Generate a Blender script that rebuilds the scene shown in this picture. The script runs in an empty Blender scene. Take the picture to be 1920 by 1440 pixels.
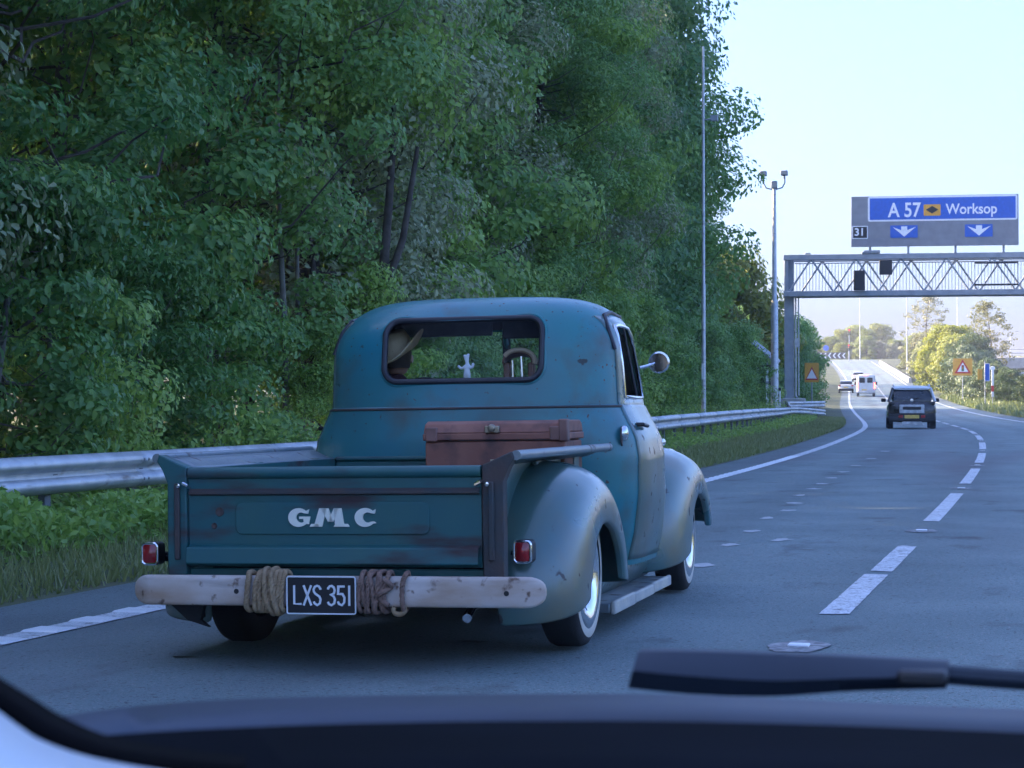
import bpy, bmesh, math, random
import numpy as np
from mathutils import Vector, Matrix, Euler
R = math.radians
random.seed(11)
scene = bpy.context.scene
COL = scene.collection

# ------------------------------------------------------------------ camera, sky, sun, exposure
CAMZ = 1.10
cd = bpy.data.cameras.new('camera')
cam = bpy.data.objects.new('camera', cd); COL.objects.link(cam)
cam.location = (0, 0, CAMZ)
cam.rotation_euler = (R(90) + math.atan(52 / 3750), 0, R(15.1))
cd.sensor_width = 36; cd.lens = 3750 / 1920 * 36
cd.clip_start = 0.05; cd.clip_end = 6000
cd.dof.use_dof = True; cd.dof.focus_distance = 10.0; cd.dof.aperture_fstop = 26
scene.camera = cam

SUN_AZ, SUN_EL = 268, 25          # compass from +Y clockwise, degrees
world = bpy.data.worlds.new('World'); scene.world = world; world.use_nodes = True
wn = world.node_tree.nodes; wl = world.node_tree.links
bg = wn['Background']
sky = wn.new('ShaderNodeTexSky'); sky.sky_type = 'NISHITA'; sky.sun_disc = False
sky.sun_elevation = R(SUN_EL); sky.sun_rotation = R(SUN_AZ)
sky.air_density = 0.8; sky.dust_density = 4.6; sky.ozone_density = 6.0; sky.altitude = 50
wt = wn.new('ShaderNodeMix'); wt.data_type = 'RGBA'; wt.blend_type = 'MULTIPLY'; wt.inputs[0].default_value = 1
wt.inputs[7].default_value = (.91, .865, .96, 1)     # the phone's white balance
wl.new(sky.outputs[0], wt.inputs[6]); wl.new(wt.outputs[2], bg.inputs[0]); bg.inputs[1].default_value = 0.15
sl = bpy.data.lights.new('sun', 'SUN'); sl.energy = 2.7; sl.angle = R(0.5); sl.color = (1, .74, .40)
sun = bpy.data.objects.new('sun', sl); COL.objects.link(sun)
_d = Vector((math.sin(R(SUN_AZ)) * math.cos(R(SUN_EL)), math.cos(R(SUN_AZ)) * math.cos(R(SUN_EL)), math.sin(R(SUN_EL))))
sun.rotation_euler = _d.to_track_quat('Z', 'Y').to_euler()
sun.location = (-60, -30, 60)
vs = scene.view_settings
vs.view_transform = 'Standard'; vs.look = 'None'; vs.gamma = 1; vs.use_curve_mapping = False
vs.exposure = 2.42
scene.cycles.max_bounces = 6; scene.cycles.transparent_max_bounces = 12
scene.cycles.diffuse_bounces = 3; scene.cycles.use_adaptive_sampling = True; scene.cycles.adaptive_threshold = .025; scene.cycles.glossy_bounces = 3; scene.cycles.transmission_bounces = 4
VEIL = .0005  # density of the added volume that lifts the dark shade
scene.cycles.caustics_reflective = False; scene.cycles.caustics_refractive = False
scene.cycles.use_denoising = True

# ------------------------------------------------------------------ helpers
class MB:
    def __init__(s): s.v = []; s.f = []
    def add(s, vs, fs):
        o = len(s.v); s.v += [tuple(p) for p in vs]; s.f += [tuple(i + o for i in f) for f in fs]; return s
    def box(s, x0, x1, y0, y1, z0, z1):
        return s.add([(x0,y0,z0),(x1,y0,z0),(x1,y1,z0),(x0,y1,z0),(x0,y0,z1),(x1,y0,z1),(x1,y1,z1),(x0,y1,z1)],
                     [(0,3,2,1),(4,5,6,7),(0,1,5,4),(1,2,6,5),(2,3,7,6),(3,0,4,7)])
    def grid(s, P, cu=False, cv=False):
        nu, nv = len(P), len(P[0]); vs = [p for r in P for p in r]; fs = []
        for i in range(nu if cu else nu - 1):
            for j in range(nv if cv else nv - 1):
                a, b = i, (i + 1) % nu; c, d = j, (j + 1) % nv
                fs.append((a*nv+c, b*nv+c, b*nv+d, a*nv+d))
        return s.add(vs, fs)
    def tube(s, pts, r, n=10, closed=False, caps=True, flat=1.0):
        pts = [Vector(p) for p in pts]; m = len(pts)
        rr = r if isinstance(r, (list, tuple)) else [r] * m
        rings = []; up = None
        for i in range(m):
            a = pts[i-1] if (i or closed) else pts[0]; b = pts[(i+1) % m] if (i < m-1 or closed) else pts[-1]
            t = (b - a); t = t.normalized() if t.length > 1e-9 else Vector((0,0,1))
            if up is None:
                up = Vector((0,0,1)) if abs(t.z) < .9 else Vector((1,0,0))
            u = (up - t * up.dot(t)); u = u.normalized() if u.length > 1e-6 else t.orthogonal().normalized()
            up = u; w = t.cross(u)
            rings.append([pts[i] + (u*math.cos(2*math.pi*k/n)*flat + w*math.sin(2*math.pi*k/n)) * rr[i] for k in range(n)])
        s.grid(rings, cu=closed, cv=True)
        if caps and not closed:
            o = len(s.v)
            s.add(rings[0], [tuple(range(n))[::-1]]); s.add(rings[-1], [tuple(range(n))])
        return s
    def rod(s, a, b, r, n=8): return s.tube([a, b], r, n)
    def lathe(s, prof, c, axis='x', n=40):
        c = Vector(c); rings = []
        for k in range(n):
            a = 2*math.pi*k/n; ca, sa = math.cos(a), math.sin(a); row = []
            for (r, h) in prof:
                if axis == 'x': row.append(c + Vector((h, r*ca, r*sa)))
                elif axis == 'y': row.append(c + Vector((r*ca, h, r*sa)))
                else: row.append(c + Vector((r*ca, r*sa, h)))
            rings.append(row)
        return s.grid(rings, cu=True)
    def prism(s, poly, h0, h1, axis='y'):
        n = len(poly)
        def P(a, b, h): return (a, h, b) if axis == 'y' else ((h, a, b) if axis == 'x' else (a, b, h))
        v = [P(a, b, h0) for a, b in poly] + [P(a, b, h1) for a, b in poly]
        return s.add(v, [tuple(range(n))[::-1], tuple(range(n, 2*n))] + [(i, (i+1) % n, n+(i+1) % n, n+i) for i in range(n)])
    def move(s, M):
        s.v = [tuple(M @ Vector(p)) for p in s.v]; return s

def mesh_of(name, mb, smooth=35):
    me = bpy.data.meshes.new(name); me.from_pydata(mb.v, [], mb.f); me.update()
    if smooth:
        bm = bmesh.new(); bm.from_mesh(me); bmesh.ops.remove_doubles(bm, verts=bm.verts, dist=1e-5)
        bmesh.ops.recalc_face_normals(bm, faces=bm.faces); bm.to_mesh(me); bm.free()
        me.polygons.foreach_set('use_smooth', [True]*len(me.polygons)); me.set_sharp_from_angle(angle=R(smooth))
    return me
def O(name, mb, mat, parent=None, smooth=35, bevel=0, seg=2, sub=0, solid=0):
    me = mb if isinstance(mb, bpy.types.Mesh) else mesh_of(name, mb, smooth)
    o = bpy.data.objects.new(name, me); COL.objects.link(o)
    if mat is not None and not me.materials: me.materials.append(mat)
    if parent is not None: o.parent = parent
    if solid:
        m = o.modifiers.new('solid', 'SOLIDIFY'); m.thickness = solid; m.offset = -1
    if bevel:
        m = o.modifiers.new('bevel', 'BEVEL'); m.width = bevel; m.segments = seg; m.limit_method = 'ANGLE'; m.angle_limit = R(40)
    if sub:
        m = o.modifiers.new('sub', 'SUBSURF'); m.levels = sub; m.render_levels = sub
    return o
def tag(o, label=None, cat=None, group=None, kind=None):
    if label: o['label'] = label
    if cat: o['category'] = cat
    if group: o['group'] = group
    if kind: o['kind'] = kind
    return o
def thing(name, label, cat, loc=(0,0,0), rot=(0,0,0), group=None):
    o = bpy.data.objects.new(name, None); COL.objects.link(o); o.location = loc; o.rotation_euler = rot; o.empty_display_size = .2
    return tag(o, label, cat, group)
def sub_empty(name, parent, loc=(0,0,0), rot=(0,0,0)):
    o = bpy.data.objects.new(name, None); COL.objects.link(o); o.parent = parent; o.location = loc; o.rotation_euler = rot; return o
def copy_tree(o, parent=None):
    c = o.copy(); COL.objects.link(c); c.parent = parent
    for ch in list(o.children): copy_tree(ch, c)
    return c
def rrect(cx, cz, hw, hh, r, n=6):
    out = []
    for (sx, sz, a0) in ((1,1,0),(-1,1,90),(-1,-1,180),(1,-1,270)):
        for k in range(n+1):
            a = R(a0 + 90*k/n); out.append((cx+sx*(hw-r)+r*math.cos(a), cz+sz*(hh-r)+r*math.sin(a)))
    return out
def in_rr(x, z, cx, cz, hw, hh, r):
    dx = abs(x-cx)-(hw-r); dz = abs(z-cz)-(hh-r)
    return math.hypot(max(dx,0), max(dz,0)) + min(max(dx,dz),0) < r
def strokes(paths, w, y0, y1):
    """flat letter strokes in the x-z plane given thickness along y"""
    mb = MB()
    for p in paths:
        n = len(p); L = []; Rr = []
        for i in range(n):
            a = Vector(p[max(i-1,0)]); b = Vector(p[min(i+1,n-1)]); t = (b-a).normalized(); nn = Vector((-t[1], t[0]))
            k = 1.0
            if 0 < i < n-1:
                t1 = (Vector(p[i])-a).normalized(); k = 1/max(.5, abs(t.dot(t1)))
            L.append(Vector(p[i])+nn*w*k/2); Rr.append(Vector(p[i])-nn*w*k/2)
        for i in range(n-1):
            q = [L[i], L[i+1], Rr[i+1], Rr[i]]
            mb.prism([(v[0], v[1]) for v in q], y0, y1)
    return mb
def arc(cx, cz, rx, rz, a0, a1, n=10):
    return [(cx+rx*math.cos(R(a0+(a1-a0)*k/n)), cz+rz*math.sin(R(a0+(a1-a0)*k/n))) for k in range(n+1)]
def text_mesh(txt, size, bold=0.0, extrude=0.004, sx=1.0):
    cu = bpy.data.curves.new('lettering', 'FONT'); cu.body = txt; cu.size = size; cu.offset = bold; cu.extrude = extrude; cu.align_x = 'CENTER'; cu.align_y = 'CENTER'
    ob = bpy.data.objects.new('lettering', cu); COL.objects.link(ob)
    dg = bpy.context.evaluated_depsgraph_get()
    me = bpy.data.meshes.new_from_object(ob.evaluated_get(dg)); bpy.data.objects.remove(ob); bpy.data.curves.remove(cu)
    me.transform(Matrix.Rotation(R(90), 4, 'X') @ Matrix.Scale(sx, 4, (1,0,0)))
    return me

# ------------------------------------------------------------------ materials
def M(name, c, rough=.6, metal=0, c2=None, scale=6, var=.25, bump=0, bscale=80, spec=.5, coat=0, detail=4, lo=.35, hi=.65, noise_rough=0):
    m = bpy.data.materials.new(name); m.use_nodes = True; nt = m.node_tree; n = nt.nodes; l = nt.links
    b = n['Principled BSDF']; b.inputs['Roughness'].default_value = rough; b.inputs['Metallic'].default_value = metal
    b.inputs['Specular IOR Level'].default_value = spec; b.inputs['Coat Weight'].default_value = coat
    tc = n.new('ShaderNodeTexCoord'); nz = n.new('ShaderNodeTexNoise'); nz.inputs['Scale'].default_value = scale; nz.inputs['Detail'].default_value = detail
    l.new(tc.outputs['Object'], nz.inputs['Vector'])
    rp = n.new('ShaderNodeValToRGB'); rp.color_ramp.elements[0].position = lo; rp.color_ramp.elements[1].position = hi
    if c2 is None:
        a = [x*(1-var) for x in c]; d = [min(1, x*(1+var)) for x in c]
    else: a, d = c, c2
    rp.color_ramp.elements[0].color = (*a, 1); rp.color_ramp.elements[1].color = (*d, 1)
    l.new(nz.outputs['Fac'], rp.inputs[0]); l.new(rp.outputs[0], b.inputs['Base Color'])
    if noise_rough:
        mr = n.new('ShaderNodeMapRange'); mr.inputs[3].default_value = rough-noise_rough; mr.inputs[4].default_value = rough+noise_rough
        l.new(nz.outputs['Fac'], mr.inputs[0]); l.new(mr.outputs[0], b.inputs['Roughness'])
    if bump:
        n2 = n.new('ShaderNodeTexNoise'); n2.inputs['Scale'].default_value = bscale; n2.inputs['Detail'].default_value = 4
        l.new(tc.outputs['Object'], n2.inputs['Vector']); bp = n.new('ShaderNodeBump'); bp.inputs['Strength'].default_value = bump; bp.inputs['Distance'].default_value = .01
        l.new(n2.outputs['Fac'], bp.inputs['Height']); l.new(bp.outputs[0], b.inputs['Normal'])
    return m
def overlay(m, c, scale, lo, hi, rough=None, detail=6, seed=0, stretch=None):
    """mixes a second patchy colour over a material made by M (rust, dirt, worn paint, a painted gold reflection)"""
    nt = m.node_tree; n = nt.nodes; l = nt.links; b = n['Principled BSDF']
    src = b.inputs['Base Color'].links[0].from_socket
    tc = n.new('ShaderNodeTexCoord'); mp = n.new('ShaderNodeMapping'); mp.inputs['Location'].default_value = (seed*3.1, seed*1.7, seed)
    if stretch: mp.inputs['Scale'].default_value = stretch
    nz = n.new('ShaderNodeTexNoise'); nz.inputs['Scale'].default_value = scale; nz.inputs['Detail'].default_value = detail
    l.new(tc.outputs['Object'], mp.inputs[0]); l.new(mp.outputs[0], nz.inputs['Vector'])
    mr = n.new('ShaderNodeMapRange'); mr.inputs[1].default_value = lo; mr.inputs[2].default_value = hi
    l.new(nz.outputs['Fac'], mr.inputs[0])
    mx = n.new('ShaderNodeMix'); mx.data_type = 'RGBA'; mx.inputs[7].default_value = (*c, 1)
    l.new(mr.outputs[0], mx.inputs[0]); l.new(src, mx.inputs[6]); l.new(mx.outputs[2], b.inputs['Base Color'])
    if rough is not None:
        m2 = n.new('ShaderNodeMix'); m2.data_type = 'FLOAT'; m2.inputs[2].default_value = b.inputs['Roughness'].default_value; m2.inputs[3].default_value = rough
        if b.inputs['Roughness'].links: l.new(b.inputs['Roughness'].links[0].from_socket, m2.inputs[2])
        l.new(mr.outputs[0], m2.inputs[0]); l.new(m2.outputs[0], b.inputs['Roughness'])
    return m
def leaf_mat(name, c1, c2, transl=.45, rough=.40):
    m = bpy.data.materials.new(name); m.use_nodes = True; nt = m.node_tree; n = nt.nodes; l = nt.links
    b = n['Principled BSDF']; b.inputs['Roughness'].default_value = rough; b.inputs['Specular IOR Level'].default_value = .5
    g = n.new('ShaderNodeNewGeometry'); oi = n.new('ShaderNodeObjectInfo')
    tc = n.new('ShaderNodeTexCoord'); nz = n.new('ShaderNodeTexNoise'); nz.inputs['Scale'].default_value = .7; l.new(tc.outputs['Object'], nz.inputs['Vector'])
    ad = n.new('ShaderNodeMath'); ad.operation = 'ADD'; l.new(g.outputs['Random Per Island'], ad.inputs[0]); l.new(nz.outputs['Fac'], ad.inputs[1])
    a2 = n.new('ShaderNodeMath'); a2.operation = 'MULTIPLY_ADD'; a2.inputs[1].default_value = .4; a2.inputs[2].default_value = 0; l.new(ad.outputs[0], a2.inputs[0])
    a3 = n.new('ShaderNodeMath'); a3.operation = 'MULTIPLY_ADD'; a3.inputs[1].default_value = .42; l.new(oi.outputs['Random'], a3.inputs[0]); l.new(a2.outputs[0], a3.inputs[2])
    rp = n.new('ShaderNodeValToRGB'); rp.color_ramp.elements[0].position = .22; rp.color_ramp.elements[1].position = .82
    rp.color_ramp.elements[0].color = (*c1, 1); rp.color_ramp.elements[1].color = (*c2, 1); l.new(a3.outputs[0], rp.inputs[0])
    l.new(rp.outputs[0], b.inputs['Base Color'])
    tr = n.new('ShaderNodeBsdfTranslucent'); l.new(rp.outputs[0], tr.inputs[0])
    mx = n.new('ShaderNodeMixShader'); mx.inputs[0].default_value = transl
    l.new(b.outputs[0], mx.inputs[1]); l.new(tr.outputs[0], mx.inputs[2]); l.new(mx.outputs[0], n['Material Output'].inputs[0])
    return m
def glass_mat(name, tint=(.85,.92,.95), refl=.12, rough=.03):
    m = bpy.data.materials.new(name); m.use_nodes = True; nt = m.node_tree; n = nt.nodes; l = nt.links
    n.remove(n['Principled BSDF'])
    t = n.new('ShaderNodeBsdfTransparent'); t.inputs[0].default_value = (*tint, 1)
    g = n.new('ShaderNodeBsdfGlossy'); g.inputs['Roughness'].default_value = rough
    mx = n.new('ShaderNodeMixShader'); mx.inputs[0].default_value = refl
    l.new(t.outputs[0], mx.inputs[1]); l.new(g.outputs[0], mx.inputs[2]); l.new(mx.outputs[0], n['Material Output'].inputs[0])
    return m
def glow(name, c, strength, base=(.4,.02,.02)):
    m = M(name, base, .3); b = m.node_tree.nodes['Principled BSDF']
    b.inputs['Emission Color'].default_value = (*c, 1); b.inputs['Emission Strength'].default_value = strength; return m

PAINT = M('truck_paint', (.012,.190,.240), .36, c2=(.024,.200,.212), scale=2.2, noise_rough=.06, spec=.6, coat=.12, bump=.22, bscale=5)
overlay(PAINT, (.085,.075,.055), 3.1, .56, .78, .55, seed=2)
overlay(PAINT, (.05,.055,.05), 9, .675, .70, .8, seed=5)
overlay(PAINT, (.10,.06,.045), 38, .68, .70, .85, seed=15)
overlay(PAINT, (.045,.15,.17), 1.3, .45, .75, seed=21)
PAINT_BED = M('bed_paint', (.012,.100,.110), .45, c2=(.024,.112,.105), scale=3, noise_rough=.08)
overlay(PAINT_BED, (.055,.035,.035), 5, .52, .7, .8, seed=1, stretch=(.5,1,2))
FENDER = M('fender_paint', (.034,.125,.140), .28, c2=(.066,.130,.108), scale=2.4, noise_rough=.05, spec=.9, coat=.4, bump=.18, bscale=4)
overlay(FENDER, (.115,.105,.060), 2.4, .46, .72, .40, seed=9)  # olive-gold patina patches, with the warm reflection painted in as well
overlay(FENDER, (.035,.03,.03), 12, .655, .69, .8, seed=4)
RUSTY = M('rusty_post', (.035,.05,.055), .7, c2=(.075,.052,.045), scale=7, bump=.2)
RAIL_P = M('bed_rail_metal', (.16,.20,.22), .42, c2=(.24,.27,.27), scale=5, metal=.3, noise_rough=.1)
overlay(RAIL_P, (.09,.055,.04), 9, .6, .7, .8, seed=3)
MIRR = M('mirror_glass', (.22,.19,.16), .12, .9)
CHROME = M('chrome', (.75,.76,.78), .12, 1, var=.05)
RUBBER = M('tyre_rubber', (.018,.018,.02), .75, bump=.2)
GASKET = M('window_rubber', (.02,.022,.03), .45)
WHITEWALL = M('whitewall', (.58,.54,.46), .5, var=.08)
LINER = M('cab_liner', (.10,.11,.13), .85)
SEAT = M('seat_vinyl', (.05,.03,.03), .6)
DARK = M('chassis_black', (.012,.013,.015), .8)
BUMP = M('bumper_paint', (.55,.45,.38), .5, c2=(.64,.58,.54), scale=4, bump=.05)
overlay(BUMP, (.38,.24,.15), 4, .42, .68, .8, seed=7, stretch=(.5,1,1.6))
overlay(BUMP, (.15,.09,.06), 16, .62, .70, .8, seed=3)
overlay(BUMP, (.20,.15,.12), 3, .58, .8, .8, seed=12, stretch=(.4,1,3))
ROPE = M('rope_fibre', (.29,.20,.115), .95, c2=(.42,.30,.18), scale=30, bump=.6, bscale=120)
ROPE2 = M('old_rope_fibre', (.17,.105,.08), .95, c2=(.28,.18,.14), scale=30, bump=.6, bscale=120)
PLATE_B = M('plate_black', (.012,.014,.018), .35)
PLATE_W = M('plate_silver', (.75,.77,.80), .4, var=.05)
LETTER = M('letter_cream', (.86,.85,.72), .55, c2=(.72,.72,.62), scale=9)
LENS = M('red_lens', (.33,.012,.018), .18, coat=.6, var=.3)
CHEST = M('chest_wood', (.24,.092,.062), .62, c2=(.34,.145,.10), scale=4, bump=.1)
overlay(CHEST, (.09,.045,.04), 9, .5, .75, seed=3)
BRASS = M('latch_metal', (.35,.30,.22), .4, .8)
STRAP = M('chest_leather', (.20,.10,.08), .6)
PLANKW = M('bed_plank', (.09,.07,.06), .8, c2=(.14,.11,.09), scale=5)
BOARD = M('running_board', (.55,.52,.44), .6, c2=(.40,.40,.38), scale=6)
GLASS = glass_mat('window_glass', (.94,.97,.97), .008)
HAT = M('straw_hat', (.62,.47,.27), .8, c2=(.72,.57,.36), scale=14, bump=.3, bscale=200)
SHIRT = M('maroon_shirt', (.06,.018,.025), .85)
SKIN = M('skin', (.48,.27,.2), .5, var=.08)
HAIR = M('hair', (.06,.04,.03), .7)
WHITE = M('white_enamel', (.72,.74,.76), .4, var=.06)
LEATHER = M('brown_leather', (.14,.06,.035), .5, c2=(.22,.10,.06), scale=9)
TAN = M('tan_leather', (.50,.36,.22), .5, var=.15)

ASPH = M('asphalt', (.126,.182,.182), .85, c2=(.170,.234,.234), scale=.8, bump=.7, bscale=160, detail=8)
overlay(ASPH, (.30,.30,.30), 120, .56, .70, seed=2, detail=3)
overlay(ASPH, (.27,.27,.27), 42, .60, .70, seed=17, detail=2)
overlay(ASPH, (.06,.06,.062), 30, .62, .72, seed=19, detail=2)
overlay(ASPH, (.05,.05,.052), 75, .57, .72, seed=8, detail=3)
overlay(ASPH, (.075,.075,.08), 2.2, .60, .78, seed=11, stretch=(1,.5,1))
overlay(ASPH, (.135,.135,.14), .5, .5, .8, seed=6, stretch=(1,.12,1))
LINE = M('road_paint', (.70,.72,.74), .65, c2=(.55,.57,.58), scale=5, bump=.2)
overlay(LINE, (.2,.2,.2), 16, .57, .66, seed=3)
overlay(LINE, (.24,.24,.25), 60, .56, .66, seed=6, detail=3)
LINE_OLD = M('old_road_paint', (.27,.28,.29), .8, c2=(.36,.36,.36), scale=9)
overlay(LINE_OLD, (.16,.165,.17), 20, .46, .58, seed=3)
LINE_MK = M('scuffed_road_paint', (.40,.42,.43), .8, c2=(.52,.53,.53), scale=25)
GROUND = M('verge_soil', (.05,.075,.03), .95, c2=(.085,.085,.045), scale=1.5, bump=.5, bscale=12)
overlay(GROUND, (.11,.13,.05), .15, .45, .65, seed=4)
CONC = M('concrete', (.34,.33,.31), .85, c2=(.44,.43,.40), scale=2, bump=.2, bscale=30)
GALV = M('galvanised_steel', (.42,.44,.46), .5, .55, c2=(.55,.56,.57), scale=5, noise_rough=.1)
overlay(GALV, (.22,.19,.16), 4, .58, .8, .8, seed=2, stretch=(1,1,3))
POSTM = M('weathered_post', (.16,.17,.18), .7, .3)
GREY = M('grey_steel', (.26,.29,.32), .55, .2, c2=(.34,.37,.40), scale=2)
SIGNGREY = M('sign_back_panel', (.20,.215,.24), .6, c2=(.25,.265,.29), scale=2)
BLUE = M('sign_blue', (.015,.11,.52), .4, var=.08)
SIGNW = M('sign_white', (.82,.84,.86), .45, var=.04)
ORANGE = M('sign_orange', (.72,.36,.04), .5, var=.06)
SRED = M('sign_red', (.5,.02,.025), .5, var=.1)
BLACK = M('black_plastic', (.012,.013,.016), .5)
BARK = M('bark', (.055,.045,.038), .9, c2=(.11,.09,.075), scale=6, bump=.8, bscale=25)
BARK_P = M('pale_bark', (.13,.12,.10), .9, c2=(.2,.19,.16), scale=6, bump=.6, bscale=25)
LEAF_A = leaf_mat('leaf_fresh', (.085,.235,.050), (.360,.520,.110))
LEAF_B = leaf_mat('leaf_grey', (.150,.220,.095), (.360,.400,.210), .35)
LEAF_C = leaf_mat('leaf_dark', (.072,.210,.055), (.250,.420,.110))
LEAF_Y = leaf_mat('leaf_yellow', (.15,.22,.035), (.36,.38,.06))
LEAF_BL = leaf_mat('leaf_blossom', (.13,.18,.04), (.34,.32,.14), .3)
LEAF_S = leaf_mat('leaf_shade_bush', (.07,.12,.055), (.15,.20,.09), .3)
GRASSM = leaf_mat('grass_blade', (.10,.16,.04), (.27,.30,.11), .3)

# ------------------------------------------------------------------ road alignment
_K = [0,25,50,75,100,130,170,220,300,420]
_k = [-.00035,.00081,.00167,.00141,.00058,-.00002,-.00027,.00005,.00026,.00032]
_g = [-.0022,.0064,.0109,.0033,.0078,.0145,.0208,.029,.0425,.0604]
_S = np.arange(0, 421, 2.0)
_kk = np.interp(_S, _K, _k); _gg = np.interp(_S, _K, _g)
_th = -.00062 + np.concatenate([[0], np.cumsum((_kk[1:]+_kk[:-1]))])
_mid = (_th[1:]+_th[:-1])/2
_x = -4.88 + np.concatenate([[0], np.cumsum(-np.sin(_mid)*2)])
_y = np.concatenate([[0], np.cumsum(np.cos(_mid)*2)])
_z = np.concatenate([[0], np.cumsum((_gg[1:]+_gg[:-1]))])
def rp(s, o=0.0, dz=0.0):
    """point on the slip road: s metres along the left edge line, o metres to its right"""
    if s < 0: return Vector((-4.88+o, s, dz))
    if s > 420:
        th = _th[-1]; e = s-420
        return Vector((_x[-1]-math.sin(th)*e+o*math.cos(th), _y[-1]+math.cos(th)*e+o*math.sin(th), _z[-1]+dz))
    th = float(np.interp(s, _S, _th))
    return Vector((float(np.interp(s,_S,_x))+o*math.cos(th), float(np.interp(s,_S,_y))+o*math.sin(th), float(np.interp(s,_S,_z))+dz))
def rth(s): return float(np.interp(s, _S, _th))
def rz(s): return float(np.interp(s, _S, _z))
def tz(s, o):
    """ground height above the road at offset o"""
    left = np.interp(-o, [0, .9, 3.0, 5.0, 9, 30, 90, 400], [0, .0, .10, .28, .5, 1.2, 2, 3])
    right = np.interp(o-9.1, [0, 2, 8, 30, 60, 400], [0, .15, .1, -.25, -.3, .0])
    b = left if o < 0 else (right if o > 9.1 else 0)
    f = float(np.interp(o, [14, 50], [0, .65])) if o > 14 else 0
    return b - f*rz(s)
def gp(s, o): return rp(s, o, float(tz(s, o)))

# ------------------------------------------------------------------ ground, road, markings
ss = list(np.arange(-60, 120, 4)) + list(np.arange(120, 460, 10)) + [500, 560, 650, 800, 1000, 1300]
oo = [-700,-450,-250,-120,-60,-35,-24,-16,-12,-9,-7,-5.5,-4.2,-3.0,-2,-1.3,-.95,-.4,2,4,6,8,9.0,9.2,10.2,12,14,18,24,32,45,70,120,250,450,700]
def jig(s, o): return (math.sin(s*1.3+o*2.1)+math.sin(s*.37-o*1.1))*.03 if (o < -1 or o > 10) and abs(o) < 40 else 0
P = [[rp(s, o, float(tz(s, o)) - (.03 if -.9 < o < 9.1 else 0) + jig(s, o)) for o in oo] for s in ss]
tag(O('ground', MB().grid(P), GROUND, smooth=60), kind='structure')
road_s = list(np.arange(-60, 420, 3)) + [420, 424]
_ro = [-.85] + list(np.arange(-.6, 9.0, .3)) + [9.05]
roads = tag(O('slip_road', MB().grid([[rp(s, o, .004) for o in _ro] for s in road_s]), ASPH, smooth=0), kind='structure')
_at = roads.data.attributes.new('cross', 'FLOAT', 'POINT'); _at.data.foreach_set('value', [o for s in road_s for o in _ro])
def tracks(m):
    '''polished wheel paths and the darker oil line between them, laid out across the carriageway'''
    nt = m.node_tree; n = nt.nodes; l = nt.links; b = n['Principled BSDF']; src = b.inputs['Base Color'].links[0].from_socket
    a = n.new('ShaderNodeAttribute'); a.attribute_name = 'cross'; nz = n.new('ShaderNodeTexNoise'); nz.inputs['Scale'].default_value = .6; tc = n.new('ShaderNodeTexCoord'); l.new(tc.outputs['Object'], nz.inputs['Vector'])
    ad = n.new('ShaderNodeMath'); ad.operation = 'MULTIPLY_ADD'; ad.inputs[1].default_value = .6; l.new(nz.outputs['Fac'], ad.inputs[0]); l.new(a.outputs['Fac'], ad.inputs[2])
    mr = n.new('ShaderNodeMapRange'); mr.inputs[1].default_value = -.6; mr.inputs[2].default_value = 9.4; l.new(ad.outputs[0], mr.inputs[0])
    cr = n.new('ShaderNodeValToRGB'); cr.color_ramp.interpolation = 'B_SPLINE'; e = cr.color_ramp.elements
    pts = [(.0,.75),(.08,.9),(.16,1.12),(.215,1.12),(.265,.80),(.32,1.10),(.38,1.12),(.46,.86),(.54,1.10),(.60,1.10),(.645,.80),(.70,1.10),(.76,1.1),(.84,.9),(1,.72)]
    e[0].position, e[1].position = 0, 1
    for k, (x, v) in enumerate(pts):
        q = e[0] if k == 0 else (e[-1] if k == len(pts)-1 else e.new(x)); v *= .5; q.color = (v, v, v, 1)
    l.new(mr.outputs[0], cr.inputs[0])
    mx = n.new('ShaderNodeMix'); mx.data_type = 'RGBA'; mx.blend_type = 'MULTIPLY'; mx.inputs[0].default_value = 1; l.new(src, mx.inputs[6]); l.new(cr.outputs[0], mx.inputs[7])
    m2 = n.new('ShaderNodeVectorMath'); m2.operation = 'SCALE'; m2.inputs[3].default_value = 2.15; l.new(mx.outputs[2], m2.inputs[0]); l.new(m2.outputs[0], b.inputs['Base Color'])
tracks(ASPH)
_a2 = None
def strip(s0, s1, o, w, dz, step=2.0):
    n = max(1, int(math.ceil((s1-s0)/step))); st = [s0+(s1-s0)*k/n for k in range(n+1)]
    return MB().grid([[rp(s, o-w/2, dz), rp(s, o+w/2, dz)] for s in st])
O('edge_line', strip(-20, 415, 0, .20, .009), LINE, roads, smooth=0)
for k in range(70):                                    # raised ribs of the edge line, thin and thick in turn
    s = 6.5 + k*.5
    a = rp(s, 0); mb = MB()
    mb.add([rp(s,-.10,.010),rp(s,.10,.010),rp(s+.22,.10,.010),rp(s+.22,-.10,.010),rp(s+.02,-.095,.018),rp(s+.02,.095,.018),rp(s+.2,.095,.018),rp(s+.2,-.095,.018)],
           [(4,5,6,7),(0,1,5,4),(1,2,6,5),(2,3,7,6),(3,0,4,7)])
    O('line_rib', mb, SIGNW, roads, smooth=0)
def ragged(s0, s1, o, w, dz, seed, step=.12):
    r = random.Random(seed); n = max(2, int((s1-s0)/step)); rows = []
    for k in range(n+1):
        s = s0+(s1-s0)*k/n
        rows.append([rp(s + (r.uniform(-.05,.05) if k in (0, n) else 0), o-w/2+r.uniform(-.003,.003), dz), rp(s, o+w/2+r.uniform(-.003,.003), dz)])
    return MB().grid(rows)
k = 0; s = 10.9
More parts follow.
